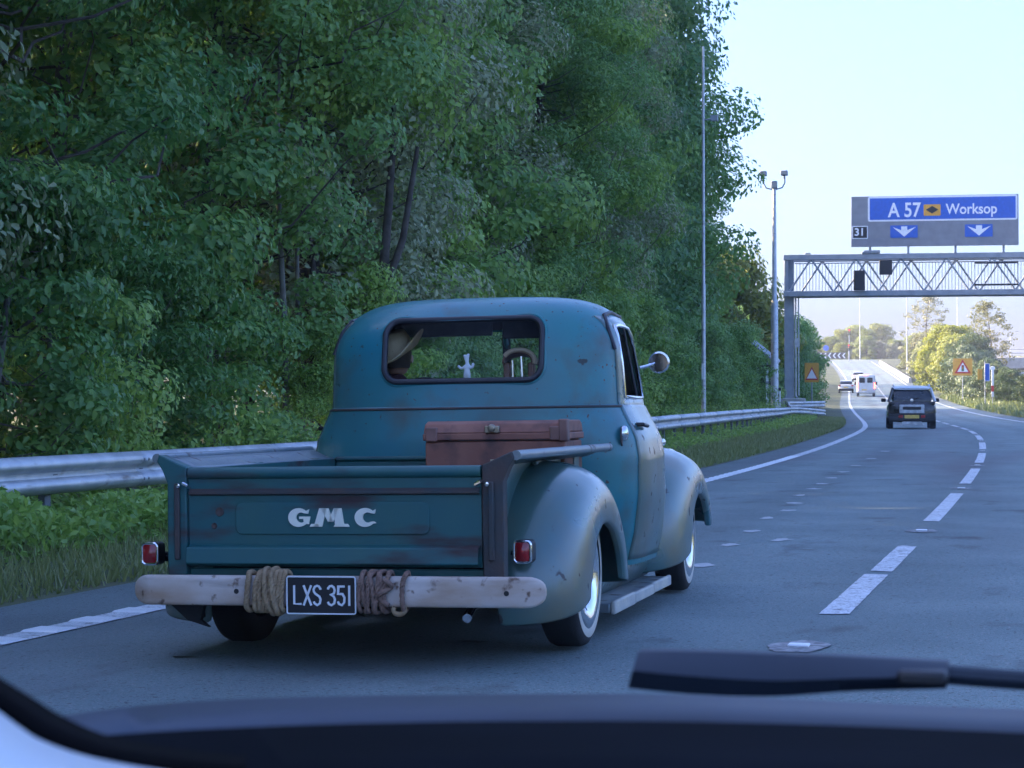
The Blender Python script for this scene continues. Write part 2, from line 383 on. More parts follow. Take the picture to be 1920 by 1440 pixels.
while s < 330:
    if k == 0:
        O('lane_dash', ragged(10.95, 13.6, 3.72, .16, .009, 1), LINE, roads, smooth=0)
        O('lane_dash', ragged(13.85, 16.4, 3.73, .15, .009, 2), LINE, roads, smooth=0)
    else:
        O('lane_dash', ragged(s, s+6, 3.72, .16, .009, k+5, .15 if s < 40 else 2), LINE, roads, smooth=0)
    if s < 80:
        r = random.Random(k+90); pts = []
        for a in range(30):
            t = 2*math.pi*a/30; q = .92+.05*math.sin(2*t+k)+.05*math.sin(5*t+k*2)+r.uniform(-.06, .06); pts.append(rp(s-1.5+.26*q*math.sin(t), 3.72+.15*q*math.cos(t), .010))
        O('stud_patch', MB().add(pts, [tuple(range(30))]), LINE_OLD, roads, smooth=0)
        c = rp(s-1.5, 3.72, .012)
        O('road_stud', MB().box(c.x-.05, c.x+.05, c.y-.04, c.y+.04, c.z-.004, c.z+.010), SIGNW, roads, smooth=0, bevel=.008)
    k += 1; s += 9
O('edge_line', strip(-20, 415, 7.75, .20, .009), LINE, roads, smooth=0)
for i, (s_, o_) in enumerate([(14.1,2.46),(16.2,2.31),(16.9,2.65),(18.0,2.24),(20.1,2.1),(21.5,2.11),(23.1,2.0),(25.0,1.85),(26.8,1.82),(28.4,1.76),(30.5,1.7),(33,1.66),(36,1.62),(40,1.6),(45,1.6)]):
    r = random.Random(i); k_ = 1+s_/60
    pts = [rp(s_+.16*k_*r.uniform(.5,1.1)*math.sin(t), o_+.075*k_*r.uniform(.4,1.2)*math.cos(t), .009) for t in np.linspace(0, 2*math.pi, 12)[:-1]]
    O('worn_mark', MB().add(pts, [tuple(range(11))]), LINE_MK, roads, smooth=0)
for s_, o_ in ((10.1, .42), (11.9, -.62), (60, 7.4), (78, 7.4)):
    c = rp(s_, o_, .008); O('red_stud', MB().box(c.x-.05, c.x+.05, c.y-.05, c.y+.05, c.z, c.z+.02), ORANGE if o_ < 1 else SRED, roads, smooth=0, bevel=.008)
for s_, o_, a_ in ((9.2, 2.2, .5), (15.8, 3.0, .9), (8.3, 1.1, 1.4)):
    r = random.Random(int(s_*10)); pts = [rp(s_+.05*r.uniform(.4,1)*math.sin(t), o_+.11*r.uniform(.3,1)*math.cos(t), .008) for t in range(6)]
    O('tar_mark', MB().add(pts, [tuple(range(6))]), BLACK, roads, smooth=0)
# low concrete kerb wall where the ramp meets the roundabout, and the roundabout road itself
kw = MB()
for a, b in ((285, 392),):
    st = list(np.arange(a, b, 6)) + [b]
    prof = [(8.4,-.1),(8.4,.55),(8.45,.72),(8.8,.72),(8.85,.5),(8.85,-.1)]
    kw.grid([[rp(s, o, z) for o, z in prof] for s in st])
    kw.add([rp(a, o, z) for o, z in prof], [tuple(range(6))]); kw.add([rp(b, o, z) for o, z in prof], [tuple(range(6))])
tag(O('concrete_wall', kw, CONC, smooth=0), 'low concrete wall climbing beside the sunlit far ramp', 'wall')
rb = MB().grid([[rp(s, o, .02) for o in (-60,-40,-20,-8,0,8,16,24)] for s in (408, 416, 424, 432)])
tag(O('roundabout_road', rb, ASPH, smooth=0), kind='structure')
for s_ in (409.5, 412.0):
    O('give_way_line', MB().add([rp(s_,-.5,.035), rp(s_,7.7,.035), rp(s_+.6,7.7,.035), rp(s_+.6,-.5,.035)], [(0,1,2,3)]), LINE, roads, smooth=0)
for s_ in (325, 331, 337, 343, 349, 355):  # pale bars laid across the lane on the far ramp
    O('cross_bar', MB().add([rp(s_,-.6,.012), rp(s_,3.4,.012), rp(s_+.8,3.4,.012), rp(s_+.8,-.6,.012)], [(0,1,2,3)]), LINE, roads, smooth=0)

# ------------------------------------------------------------------ the old pickup truck
T = thing('pickup_truck', 'old teal pickup truck with weathered rusty paint and roped-on pale bumper', 'pickup truck', (-2.96, 8.95, 0), (0, R(-.8), R(1.0)))
ZT, Z0 = 1.722, 1.40
_zk = [.28,.45,.65,.85,.95,1.03,1.10,1.118,1.128,1.20,1.30,1.40]
_wk = [.87,.905,.925,.925,.908,.870,.835,.829,.818,.812,.806,.800]
_bk = [1.16,1.13,1.105,1.095,1.095,1.10,1.105,1.107,1.118,1.125,1.135,1.15]
_fk = [2.42,2.42,2.42,2.40,2.38,2.36,2.34,2.335,2.33,2.28,2.22,2.15]
def cab_par(z, inset=0):
    if z <= Z0: w, b, f = (float(np.interp(z, _zk, q)) for q in (_wk, _bk, _fk)); n = 3.9
    else:
        q = min(1, (z-Z0)/(ZT-Z0)); ph = math.asin(q); c = max(math.cos(ph), 1e-4)
        w = .800*c**.38; b = 1.74-(1.74-1.15)*c**.46; f = 1.74+(2.15-1.74)*c**.34; n = 3.9-1.3*q
    return max(w-inset, .001), b+inset, max(f-inset, b+inset+.002), n
def cab_ring(z, N, inset=0):
    w, b, f, n = cab_par(z, inset); yc = (b+f)/2; h = (f-b)/2
    t = np.linspace(-math.pi/2, 1.5*math.pi, 1601); c = np.cos(t); s = np.sin(t)
    x = w*np.sign(c)*np.abs(c)**(2/n); y = yc+h*np.sign(s)*np.abs(s)**(2/n)
    L = np.concatenate([[0], np.cumsum(np.hypot(np.diff(x), np.diff(y)))])
    u = np.linspace(0, L[-1], N, endpoint=False)
    return np.interp(u, L, x), np.interp(u, L, y)
def cab_yb(x, z, inset=0):
    w, b, f, n = cab_par(z, inset); q = min(1, abs(x)/w); return (b+f)/2-(f-b)/2*(1-q**n)**(1/n)
def cab_x(y, z, inset=0):
    w, b, f, n = cab_par(z, inset); q = min(1, abs(2*y-b-f)/(f-b)); return w*(1-q**n)**(1/n)
RW = (0, 1.425, .425, .160, .075)       # rear window
def cab_hole(x, y, z, grow=0):
    cx, cz, hw, hh, r = RW
    if y < 1.45 and in_rr(x, z, cx, cz, hw+grow, hh+grow, r): return True
    if abs(x) > .45 and 1.43-grow < y < cab_par(z)[2]-.22+grow and 1.15-grow < z < 1.585+grow*.3: return True
    if y > 2.02 and 1.17-grow < z < 1.56+grow*.3 and abs(x) < .64+grow and abs(x) > .02: return True
    return False
def cab_shell(inset, grow, N=264):
    zz = list(np.linspace(.28, 1.10, 36)) + list(np.linspace(1.105, 1.135, 7)) + list(np.linspace(1.145, Z0, 22)) + [Z0+(ZT-Z0-inset)*math.sin(q*math.pi/2) for q in np.linspace(.04, 1, 34)]
    rows = []
    for z in zz:
        zq = z if z < Z0 else Z0+(z-Z0)*(ZT-Z0)/(ZT-Z0-inset)
        x, y = cab_ring(min(zq, ZT-1e-5), N, inset); rows.append([(float(a), float(b), z) for a, b in zip(x, y)])
    mb = MB().grid(rows, cv=True); keep = []
    for f in mb.f:
        c = [sum(mb.v[i][k] for i in f)/4 for k in range(3)]
        if not cab_hole(c[0], c[1], c[2], grow): keep.append(f)
    mb.f = keep; return mb
O('cab', cab_shell(0, 0), PAINT, T, smooth=30)
O('cab_lining', cab_shell(.03, .012, 180), LINER, T, smooth=50)
# rear window: painted lip, rubber gasket, pane
def rw_path(g, dy): 
    cx, cz, hw, hh, r = RW; return [(x, cab_yb(x, z)+dy, z) for x, z in rrect(cx, cz, hw+g, hh+g, r+g, 8)]
rwin = O('rear_window', MB().tube(rw_path(.004, .0), .017, 10, closed=True), GASKET, T)
O('window_lip', MB().tube(rw_path(.022, .006), .012, 8, closed=True), PAINT, rwin)
def pane(pred, nu, nv, P):
    return MB().grid([[P(u/nu, v/nv) for v in range(nv+1)] for u in range(nu+1)])
O('glass_pane', pane(None, 24, 8, lambda u, v: ((u-.5)*.86, cab_yb((u-.5)*.86, 1.265+v*.32)+.012, 1.265+v*.32)), GLASS, rwin, smooth=60)
# belt moulding on the back and sides
bp_ = [(float(a), float(b), 1.118) for a, b in zip(*cab_ring(1.118, 120))]; bp_ = bp_[60:]+bp_[:60]
O('belt_moulding', MB().tube([p for p in bp_ if p[1] < 1.42], .007, 8), RUSTY, T)
# doors
for sd in (1, -1):
    def dP(y, z, off=.007):
        y = 1.37+(y-1.37)*(min(2.22, cab_par(z)[2]-.14)-1.37)/.85
        return (sd*(cab_x(y, z)+off), y, z)
    ys = list(np.linspace(1.37, 1.46, 5)) + list(np.linspace(1.48, 2.0, 14)) + list(np.linspace(2.02, 2.22, 8))
    zs = list(np.linspace(.31, 1.11, 26)) + [1.118, 1.128] + [1.165] + list(np.linspace(1.2, 1.52, 12)) + [1.55, 1.575, 1.60]
    mb = MB().grid([[dP(y, z) for z in zs] for y in ys])
    _nz = len(zs); mb.f = [f for f in mb.f if not (1.455 < sum(ys[i//_nz] for i in f)/4 < 2.02 and 1.16 < sum(mb.v[i][2] for i in f)/4 < 1.555)]
    d = O('door', mb, FENDER, T, smooth=40, solid=.012)
    fr = [dP(y, z, .004) for y, z in ((1.462,1.168),(1.462,1.35),(1.47,1.5),(1.50,1.545),(1.6,1.552),(1.8,1.552),(1.93,1.545),(1.96,1.5),(1.99,1.35),(2.01,1.168),(1.75,1.168))]
    O('window_frame', MB().tube(fr, .011, 8, closed=True), CHROME, d)
    O('vent_bar', MB().rod(dP(1.80, 1.17, .002), dP(1.78, 1.55, .002), .008), GASKET, d)
    O('side_glass', MB().grid([[dP(y, z, -.006) for z in np.linspace(1.16, 1.56, 8)] for y in np.linspace(1.455, 2.02, 10)]), GLASS, d, smooth=60)
    hx = sd*(cab_x(1.5, 1.02)+.035)
    O('door_handle', MB().tube([(sd*(cab_x(1.46,1.02)+.005),1.46,1.02),(hx,1.465,1.02),(hx,1.60,1.012)], .011, 8), BLACK, d)
    # rain gutter above the door
    O('drip_rail', MB().tube([(sd*(cab_x(y, z)+.008), y, z) for y, z in ((1.36,1.42),(1.38,1.54),(1.45,1.605),(1.6,1.625),(1.85,1.61),(1.98,1.57),(2.06,1.45))], .012, 8), GASKET, T)
fx = cab_x(1.29, .975)
O('fuel_cap', MB().lathe([(0,.03),(.02,.029),(.036,.022),(.042,.008),(.042,0)], (fx-.004, 1.29, .975), 'x', 24), CHROME, T, smooth=50)
O('filler_stain', MB().lathe([(.0,.002),(.052,.002),(.055,-.004)], (fx-.002, 1.285, .957), 'x', 20), RUSTY, T)
for sd in (1, -1):
    m = sub_empty('door_mirror', T)
    O('mirror_arm', MB().tube([(sd*.79, 2.03, 1.335), (sd*.83, 2.05, 1.345), (sd*.86, 2.09, 1.36)], .009, 8), CHROME, m)
    mh = O('mirror_head', MB().lathe([(.052,-.006),(.060,-.004),(.062,.004),(.056,.02),(.03,.034),(0,.038)], (sd*.885, 2.10, 1.365), 'y', 28), CHROME, m, smooth=50)
    O('mirror_glass', MB().lathe([(0,-.003),(.054,-.003)], (sd*.885, 2.10, 1.365), 'y', 28), MIRR, mh)
# windscreen posts and pane, dashboard, wheel, bench, visor
O('windscreen_post', MB().rod((0, 2.315, 1.16), (0, 2.06, 1.57), .014), PAINT, T)
O('windscreen', MB().grid([[(x, cab_par(z)[2]-.05-.12*(abs(x)/.62)**3, z) for z in np.linspace(1.16, 1.57, 8)] for x in np.linspace(-.62, .62, 16)]), GLASS, T, smooth=60)
O('dashboard', MB().box(-.70, .70, 2.02, 2.26, .95, 1.16), LINER, T, bevel=.03)
O('sun_visor', MB().box(-.60, -.03, 1.90, 1.93, 1.53, 1.62).box(.03, .60, 1.90, 1.93, 1.51, 1.62), LINER, T, bevel=.01)
O('bench_seat', MB().box(-.70, .70, 1.32, 1.80, .50, .68).box(-.70, .70, 1.22, 1.36, .64, 1.14), SEAT, T, bevel=.05, seg=3)
st = sub_empty('steering_wheel', T, (-.40, 1.90, 1.12), (R(-58), 0, 0))
O('wheel_rim', MB().tube([(.2*math.cos(a), .2*math.sin(a), 0) for a in np.linspace(0, 2*math.pi, 36)[:-1]], .011, 8, closed=True), BLACK, st)
O('wheel_spoke', MB().rod((-.19,0,0),(.19,0,0),.01).rod((0,0,0),(0,-.19,0),.01).rod((0,0,.01),(0,0,-.3),.02), BLACK, st)
# bonnet and nose
hs = [(2.30,.70,1.12,.60),(2.6,.66,1.13,.58),(3.0,.60,1.11,.55),(3.35,.53,1.06,.55),(3.6,.46,.98,.55),(3.72,.40,.88,.55),(3.76,.36,.78,.55)]
rows = []
for y, w, zt, zb in hs:
    rows.append([(-w, y, zb)] + [(w*math.copysign(abs(math.cos(a))**.55, -math.cos(a)), y, .82+(zt-.82)*abs(math.sin(a))**.7) for a in np.linspace(.08, math.pi-.08, 17)] + [(w, y, zb)])
O('bonnet', MB().grid(rows), PAINT, T, smooth=50)
g = O('grille', MB().box(-.55, .55, 3.70, 3.74, .42, .90), DARK, T)
for i in range(5): O('grille_bar', MB().box(-.58+i*.01, .58-i*.01, 3.74, 3.79, .45+i*.09, .50+i*.09), CHROME, g, bevel=.012)
# fenders
def fender(cy, cz, Rc, Rl, xi, xo, sd, a0, a1, nrow=48, ncol=14, depth=.04):
    rows = []
    for a in np.linspace(a0, a1, nrow):
        rc = float(np.interp(a, [p[0] for p in Rc], [p[1] for p in Rc])); rl = float(np.interp(a, [p[0] for p in Rl], [p[1] for p in Rl]))
        row = []
        for q in np.linspace(0, 1, ncol):
            ph = q*math.pi/2; x = xi+(xo-xi)*math.sin(ph)**.95; r = rl+(rc-rl)*math.cos(ph)**.62
            row.append((sd*x, cy+r*math.cos(R(a)), cz+r*math.sin(R(a))))
        row.append((sd*(xo-.012), cy+(rl-.018)*math.cos(R(a)), cz+(rl-.018)*math.sin(R(a))))
        row.append((sd*(xo-depth), cy+(rl-.02)*math.cos(R(a)), cz+(rl-.02)*math.sin(R(a))))
        rows.append(row)
    return MB().grid(rows)
def smooth_tab(tab):
    a = np.array([t[0] for t in tab], float); r = np.array([t[1] for t in tab], float); x = np.arange(a[0], a[-1]+.1, 2.0); y = np.interp(x, a, r)
    for _ in range(6): y[1:-1] = (y[:-2]+2*y[1:-1]+y[2:])/4
    return list(zip(x, y))
RRC = smooth_tab([(-18,.74),(0,.69),(25,.61),(50,.555),(75,.53),(95,.53),(115,.56),(135,.625),(155,.71),(170,.77),(182,.80),(194,.80)])
RRL = smooth_tab([(-18,.44),(0,.40),(30,.32),(60,.265),(90,.25),(120,.262),(150,.295),(170,.325),(194,.40)])
FRC = smooth_tab([(-20,.62),(0,.60),(30,.56),(60,.54),(90,.545),(115,.60),(135,.70),(155,.85),(170,.95),(182,.97),(192,.98)])
FRL = smooth_tab([(-20,.42),(0,.38),(30,.32),(60,.28),(90,.265),(120,.28),(150,.32),(175,.36),(192,.42)])
RY, FY = .10, 3.10
for sd in (1, -1):
    O('rear_fender', fender(RY, .335, RRC, RRL, .655, .985, sd, -8, 192), FENDER, T, smooth=50, solid=.006, sub=1)
    O('front_fender', fender(FY, .335, FRC, FRL, .56, .965, sd, 6, 190), FENDER, T, smooth=50, solid=.006, sub=1)
    hl = O('headlight', MB().lathe([(0,.02),(.09,.02),(.10,0),(.095,-.06),(.05,-.16),(0,-.19)], (sd*.66, 3.62, .76), 'y', 28), CHROME, T, smooth=50)
    O('parking_light', MB().lathe([(0,.05),(.015,.045),(.022,.02),(.02,-.02),(.006,-.06),(0,-.065)], (sd*.74, 3.0, .905), 'y', 16), CHROME, T, smooth=60)
    # running board with stepped pale edge
    rbm = MB().box(sd*.66 if sd > 0 else -.885, .885 if sd > 0 else -.66, .60, 2.30, .105, .15)
    r_ = O('running_board', rbm, RAIL_P, T, bevel=.006)
    for k in range(3):
        y0 = .62+k*.55; O('edge_plank', MB().box(sd*.885 if sd > 0 else -.91, .91 if sd > 0 else -.885, y0, y0+.545, .095+.004*k, .160-.006*(k % 2)), BOARD, r_, bevel=.008)
    O('splash_apron', MB().grid([[(sd*x, y, z) for x, z in ((.80,.30),(.79,.22),(.74,.15),(.70,.13))] for y in np.linspace(.58, 2.45, 6)]), FENDER, T, smooth=60, solid=.006)
    # inner arch
    O('wheel_arch', MB().grid([[(sd*x, RY+.56*math.cos(R(a)), .335+.40*math.sin(R(a))) for x in (.60, .76)] for a in range(-10, 195, 10)]), DARK, T)
# wheels
def wheel(parent, x, y, sd, steer=0):
    w = sub_empty('wheel', parent, (x, y, .335), (0, 0, steer)); n = 48
    tp = [(.215,-.075),(.25,-.088),(.30,-.09),(.325,-.075),(.335,-.05),(.335,.05),(.325,.075),(.30,.09),(.25,.088),(.215,.075)]
    O('tyre', MB().lathe(tp, (0,0,0), 'x', n), RUBBER, w, smooth=40)
    O('whitewall', MB().lathe([(.252,sd*.0908),(.262,sd*.0925),(.282,sd*.0932),(.292,sd*.0918)], (0,0,0), 'x', n), WHITEWALL, w, smooth=50)
    O('trim_ring', MB().lathe([(.150,sd*.055),(.165,sd*.075),(.20,sd*.094),(.235,sd*.0965),(.253,sd*.090)], (0,0,0), 'x', n), CHROME, w, smooth=50)
    O('wheel_disc', MB().lathe([(.05,sd*.06),(.12,sd*.062),(.155,sd*.05),(.16,-sd*.02)], (0,0,0), 'x', n), PAINT, w, smooth=50)
    O('hub_cap', MB().lathe([(0,sd*.105),(.04,sd*.102),(.075,sd*.088),(.09,sd*.068),(.092,sd*.05)], (0,0,0), 'x', 32), CHROME, w, smooth=50)
for sd in (1, -1):
    wheel(T, sd*.80, RY, sd); wheel(T, sd*.79, FY, sd, R(1.5))
# chassis
O('chassis', MB().box(-.45,.45,-.86,3.6,.30,.44).box(-.60,.60,-.5,1.0,.40,.5), DARK, T)
O('rear_axle', MB().rod((-.66,RY,.33),(.66,RY,.33),.045,12).lathe([(0,-.13),(.08,-.11),(.13,0),(.08,.11),(0,.13)], (0,RY,.33), 'y', 20), DARK, T)
O('exhaust_pipe', MB().tube([(.45,.3,.27),(.50,-.3,.25),(.53,-.66,.235),(.55,-.80,.215)], .02, 14), CHROME, T)
O('spring_shackle', MB().rod((-.66,-.86,.34),(-.66,-.80,.21),.02).prism([(-.78,.27),(-.62,.27),(-.64,.20),(-.60,.17),(-.70,.20)], -.86, -.83), DARK, T)
# bed
bed = sub_empty('cargo_bed', T)
for i in range(8):
    x0 = -.655+i*.164; O('plank', MB().box(x0, x0+.155, -.88, 1.0, .525, .55), PLANKW, bed)
for sd in (1, -1):
    x0, x1 = sorted((sd*.656, sd*.668)); O('bed_side', MB().box(x0, x1, -.88, 1.02, .44, .862), PAINT_BED if sd < 0 else FENDER, bed)
    O('bed_flange', MB().grid([[(sd*x, y, z) for x, z in ((.656,.862),(.70,.870),(.76,.898),(.800,.916))] for y in np.linspace(-.90, 1.02, 12)]), RAIL_P, bed, smooth=60, solid=.005)
    O('bed_rail', MB().tube([(sd*.806, y, .908) for y in np.linspace(-.93, 1.03, 14)], .021, 14), RAIL_P, bed, smooth=60)
    for y in (-.05, .75): O('stake_pocket', MB().box(*sorted((sd*.669, sd*.70)), y-.05, y+.05, .55, .87), FENDER, bed, bevel=.006)
    # corner post with flared top
    p = O('corner_post', MB().prism([(sd*.662,.40),(sd*.752,.40),(sd*.752,.80),(sd*.775,.855),(sd*.80,.895),(sd*.79,.925),(sd*.70,.885),(sd*.662,.87)], -.945, -.87), RUSTY if sd > 0 else PAINT_BED, bed, bevel=.006)
    O('post_rib', MB().box(*sorted((sd*.69, sd*.715)), -.962, -.944, .47, .80), RUSTY, p, bevel=.006)
    O('gate_hook', MB().tube([(sd*.668,-.955,.80),(sd*.66,-.985,.80),(sd*.645,-.985,.79),(sd*.64,-.96,.78)], .008, 6), CHROME, p)
    O('gate_bolt', MB().lathe([(0,-.012),(.009,-.010),(.010,0)], (sd*.69, -.964, .79), 'y', 10), CHROME, p)
O('bulkhead', MB().box(-.655, .655, 1.0, 1.02, .44, .85).box(-.655, .655, .985, 1.035, .85, .872), PAINT_BED, bed, bevel=.008)
tg = sub_empty('tailgate', bed)
O('gate_panel', MB().box(-.655, .655, -.93, -.915, .44, .85), PAINT_BED, tg)
O('top_roll', MB().tube([(x, -.925, .842) for x in np.linspace(-.655, .655, 9)], .026, 14), PAINT_BED, tg, smooth=60)
O('upper_step', MB().add([(-.65,-.931,.775),(.65,-.931,.775),(.65,-.950,.762),(-.65,-.950,.762),(-.65,-.950,.752),(.65,-.950,.752),(.65,-.931,.745),(-.65,-.931,.745)], [(0,1,2,3),(3,2,5,4),(4,5,6,7)]), RUSTY, tg)
O('raised_panel', MB().prism(rrect(-.005, .648, .435, .070, .03), -.938, -.930), PAINT_BED, tg, bevel=.005)
O('lower_lip', MB().add([(-.65,-.931,.535),(.65,-.931,.535),(.65,-.975,.525),(-.65,-.975,.525),(-.65,-.985,.455),(.65,-.985,.455),(.65,-.93,.44),(-.65,-.93,.44)], [(0,1,2,3),(3,2,5,4),(4,5,6,7)]), PAINT_BED, tg, smooth=0, bevel=.006)
for x, z, r in ((-.515,.675,.018),(-.54,.615,.012)):
    O('dent', MB().lathe([(0,.0),(r*.6,-.001),(r,-.004),(r*1.15,0)], (x, -.9305, z), 'y', 12), RUSTY, tg)
O('rear_sill', MB().box(-.72, .72, -.90, -.87, .335, .43), PAINT_BED, bed, bevel=.005)
# maker's letters
let = sub_empty('lettering', tg)
def outline_letter(name, polys): 
    mb = MB()
    for p in polys: mb.prism(p, -.946, -.934)
    mb2 = O(name, mb, LETTER, let, smooth=0)
def fat_c(cx, cz, w, h, bar):
    """heavy C or G: an eccentric ring cut open on the right, with flared ends"""
    N = 26; a0, a1 = 44, 318
    out = [(cx+.50*w*math.cos(R(a)), cz+.50*h*math.sin(R(a))) for a in np.linspace(a0, a1, N+1)]
    inn = [(cx+.13*w+.24*w*math.cos(R(a)), cz+.27*h*math.sin(R(a))) for a in np.linspace(a0+14, a1-14, N+1)]
    polys = [[out[i], out[i+1], inn[i+1], inn[i]] for i in range(N)]
    polys.append([inn[0], (cx+.47*w, cz+.20*h), (cx+.52*w, cz+.44*h), out[0]])
    if bar: polys.append([(cx+.04*w,cz+.05*h),(cx+.58*w,cz+.05*h),(cx+.50*w,cz-.36*h),out[-1],inn[-1],(cx+.24*w,cz-.07*h),(cx+.04*w,cz-.07*h)])
    else: polys.append([inn[-1], out[-1], (cx+.54*w, cz-.30*h), (cx+.42*w, cz-.20*h)])
    return polys
LZ = .651
outline_letter('letter_g', fat_c(-.150, LZ, .092, .080, True))
m_ = [[(-.085,-.039),(-.045,-.039),(-.022,.039),(-.058,.039)],[(-.105,-.039),(-.060,-.039),(-.060,-.027),(-.098,-.027)],[(-.050,.039),(-.014,.039),(.008,-.018),(-.016,-.018)],
      [(-.016,-.018),(.008,-.018),(.040,.039),(.012,.039)],[(.012,.039),(.048,.039),(.062,-.039),(.018,-.039)],[(.010,-.039),(.086,-.039),(.078,-.027),(.02,-.027)]]
outline_letter('letter_m', [[(x*.93-.002, z+LZ) for x, z in p] for p in m_])
outline_letter('letter_c', fat_c(.148, LZ, .092, .080, False))
# bumper, plate, ropes
bpr = sub_empty('rear_bumper', T)
rows = []
for x in [-.875,-.873,-.868,-.858,-.845,-.83,-.81] + list(np.linspace(-.79,.86,16)) + [.885,.905,.92,.931,.938,.942]:
    e = max((-.80-x)/.075, (x-.867)/.075, 0); e = min(1, e); hh = .064*(1-.75*(1-math.sqrt(max(0,1-e*e)))) ; by = .03*e
    rows.append([(x, -1.03+by-.028*math.copysign(abs(math.cos(a))**.5, math.cos(a))*(1-.5*e), .347+hh*math.copysign(abs(math.sin(a))**.35, math.sin(a))) for a in np.linspace(0, 2*math.pi, 25)[:-1]])
mb = MB().grid(rows, cv=True); mb.add(rows[0], [tuple(range(24))]); mb.add(rows[-1], [tuple(range(24))[::-1]])
O('bumper_bar', mb, BUMP, bpr, smooth=50)
for x in (-.39, .79): O('bolt_hole', MB().lathe([(0,-.0605),(.011,-.0605),(.011,-.05)], (x, -1.0, .345), 'y', 14), BLACK, bpr)
for x in (-.55, .6): O('bumper_bracket', MB().box(x-.03, x+.03, -1.01, -.80, .33, .37), DARK, bpr)
pl = O('number_plate', MB().prism(rrect(-.003, .333, .153, .079, .008), -1.082, -1.074), PLATE_B, T, smooth=0)
O('plate_border', MB().tube([(x, -1.083, z) for x, z in rrect(-.003, .333, .151, .077, .008, 3)], .0032, 6, closed=True), PLATE_W, pl)
def plate_chars():
    h = .084; z0 = .333-h/2; P = []
    def put(x, paths, w=.034): 
        P.append([[(x+a*w, z0+b*h) for a, b in p] for p in paths])
    S_ = [(.95,.78)] + [(.5+.45*math.cos(R(a)), .77+.21*math.sin(R(a))) for a in (20,60,90,130,170,200,235)] + [(.5,.52)] + [(.5+.45*math.cos(R(a)), .26+.24*math.sin(R(a))) for a in (50,10,-40,-90,-140,-165)]
    put(-.122, [[(0.02,1),(0.02,.07),(.95,.07)]]); put(-.080, [[(0,0),(1,1)],[(0,1),(1,0)]]); put(-.037, [S_])
    th = [(.03,.80)] + [(.45+.45*math.cos(R(a)), .75+.23*math.sin(R(a))) for a in (150,110,80,40,0,-40)] + [(.42,.54)] + [(.45+.48*math.cos(R(a)), .27+.25*math.sin(R(a))) for a in (50,10,-40,-90,-130,-160)]
    put(.027, [th]); put(.070, [[(.92,.95),(.12,.95),(.06,.55)] + [(.46+.46*math.cos(R(a)), .31+.29*math.sin(R(a))) for a in (110,70,20,-30,-80,-130,-160)]])
    put(.118, [[(.1,0),(.1,1)]])
    return P
for ch_ in plate_chars(): O('plate_character', strokes(ch_, .0088, -1.0855, -1.0815), PLATE_W, pl, smooth=0)
def coil(x, tilt, seed, r=.014, pitch=0, bulge=.012):
    bulge *= .55; r *= .85; rr = random.Random(seed); pts = []
    for k in range(40):
        a = 2*math.pi*k/40; cy = (.040+bulge)*math.copysign(abs(math.cos(a))**.6, math.cos(a)); cz = (.074+bulge)*math.copysign(abs(math.sin(a))**.55, math.sin(a))
        pts.append((x+tilt*math.sin(a)+.004*math.sin(3*a+seed), -1.03+cy, .345+cz))
    mb = MB(); n_ = len(pts)
    for q in range(3):                      # three strands laid round the path
        st_ = []
        for k in range(n_*3):
            u = k/3; i0 = int(u) % n_; f_ = u-int(u); a_ = Vector(pts[i0]); b_ = Vector(pts[(i0+1) % n_]); c_ = a_.lerp(b_, f_); t_ = (b_-a_).normalized()
            e1 = Vector((1,0,0)); e1 = (e1-t_*e1.dot(t_)).normalized(); e2 = t_.cross(e1); w_ = 2*math.pi*(q/3+k*14/(n_*3))
            st_.append(c_+(e1*math.cos(w_)+e2*math.sin(w_))*r*.55)
        mb.tube(st_, r*.58, 6, closed=True)
    return mb
for i, (x, t, b) in enumerate(((-.335,.004,.010),(-.296,.010,.012),(-.276,.012,.014),(-.256,.014,.014),(-.236,.016,.014),(-.216,.014,.014),(-.197,.010,.014),(-.178,.006,.014),(-.246,-.018,.034),(-.215,-.012,.036))):
    O('rope_turn', coil(x, t, i, .0135, 0, b), ROPE, bpr, smooth=60)
for i, (x, t, b) in enumerate(((.164,.008,.010),(.182,-.014,.014),(.200,.016,.014),(.219,-.014,.018),(.238,.014,.018),(.257,-.010,.014),(.274,.012,.014),(.352,.006,.010))):
    O('old_rope_turn', coil(x, t, i+20, .012, 0, b), ROPE2, bpr, smooth=60)
O('rope_knot', MB().tube([(.275+.03*math.sin(a), -1.085-.008*math.sin(2*a), .40-.045*a/3) for a in np.linspace(0, 7, 30)], .011, 8), ROPE2, bpr, smooth=60)
O('rope_loop', MB().tube([(.33+.024*math.cos(a), -1.06, .275+.02*math.sin(a)) for a in np.linspace(2.6, 7.2, 16)], .011, 8), ROPE, bpr, smooth=60)
# tail lamps
for x, y, z, sd in ((.785, -.74, .495, 1), (-.885, -.82, .487, -1)):
    L = sub_empty('tail_lamp', T)
    O('lamp_housing', MB().prism(rrect(x, z, .042, .050, .02), y-.015, y+.06), BLACK, L, bevel=.008)
    O('lamp_bezel', MB().tube([(a, y-.016, b) for a, b in rrect(x, z, .036, .045, .017, 5)], .0065, 8, closed=True), CHROME, L)
    O('lamp_lens', MB().grid([[(x+.034*u*math.sqrt(1-.12*v*v), y-.018-.014*(1-u*u)*(1-v*v), z+.043*v*math.sqrt(1-.12*u*u)) for v in np.linspace(-1, 1, 9)] for u in np.linspace(-1, 1, 9)]), LENS, L, smooth=60)
    O('lamp_bracket', MB().tube([(x, y+.05, z-.01), (x-sd*.03, y+.10, z-.02), (x-sd*.16, y+.14, z-.02)], .022, 8), DARK, L)

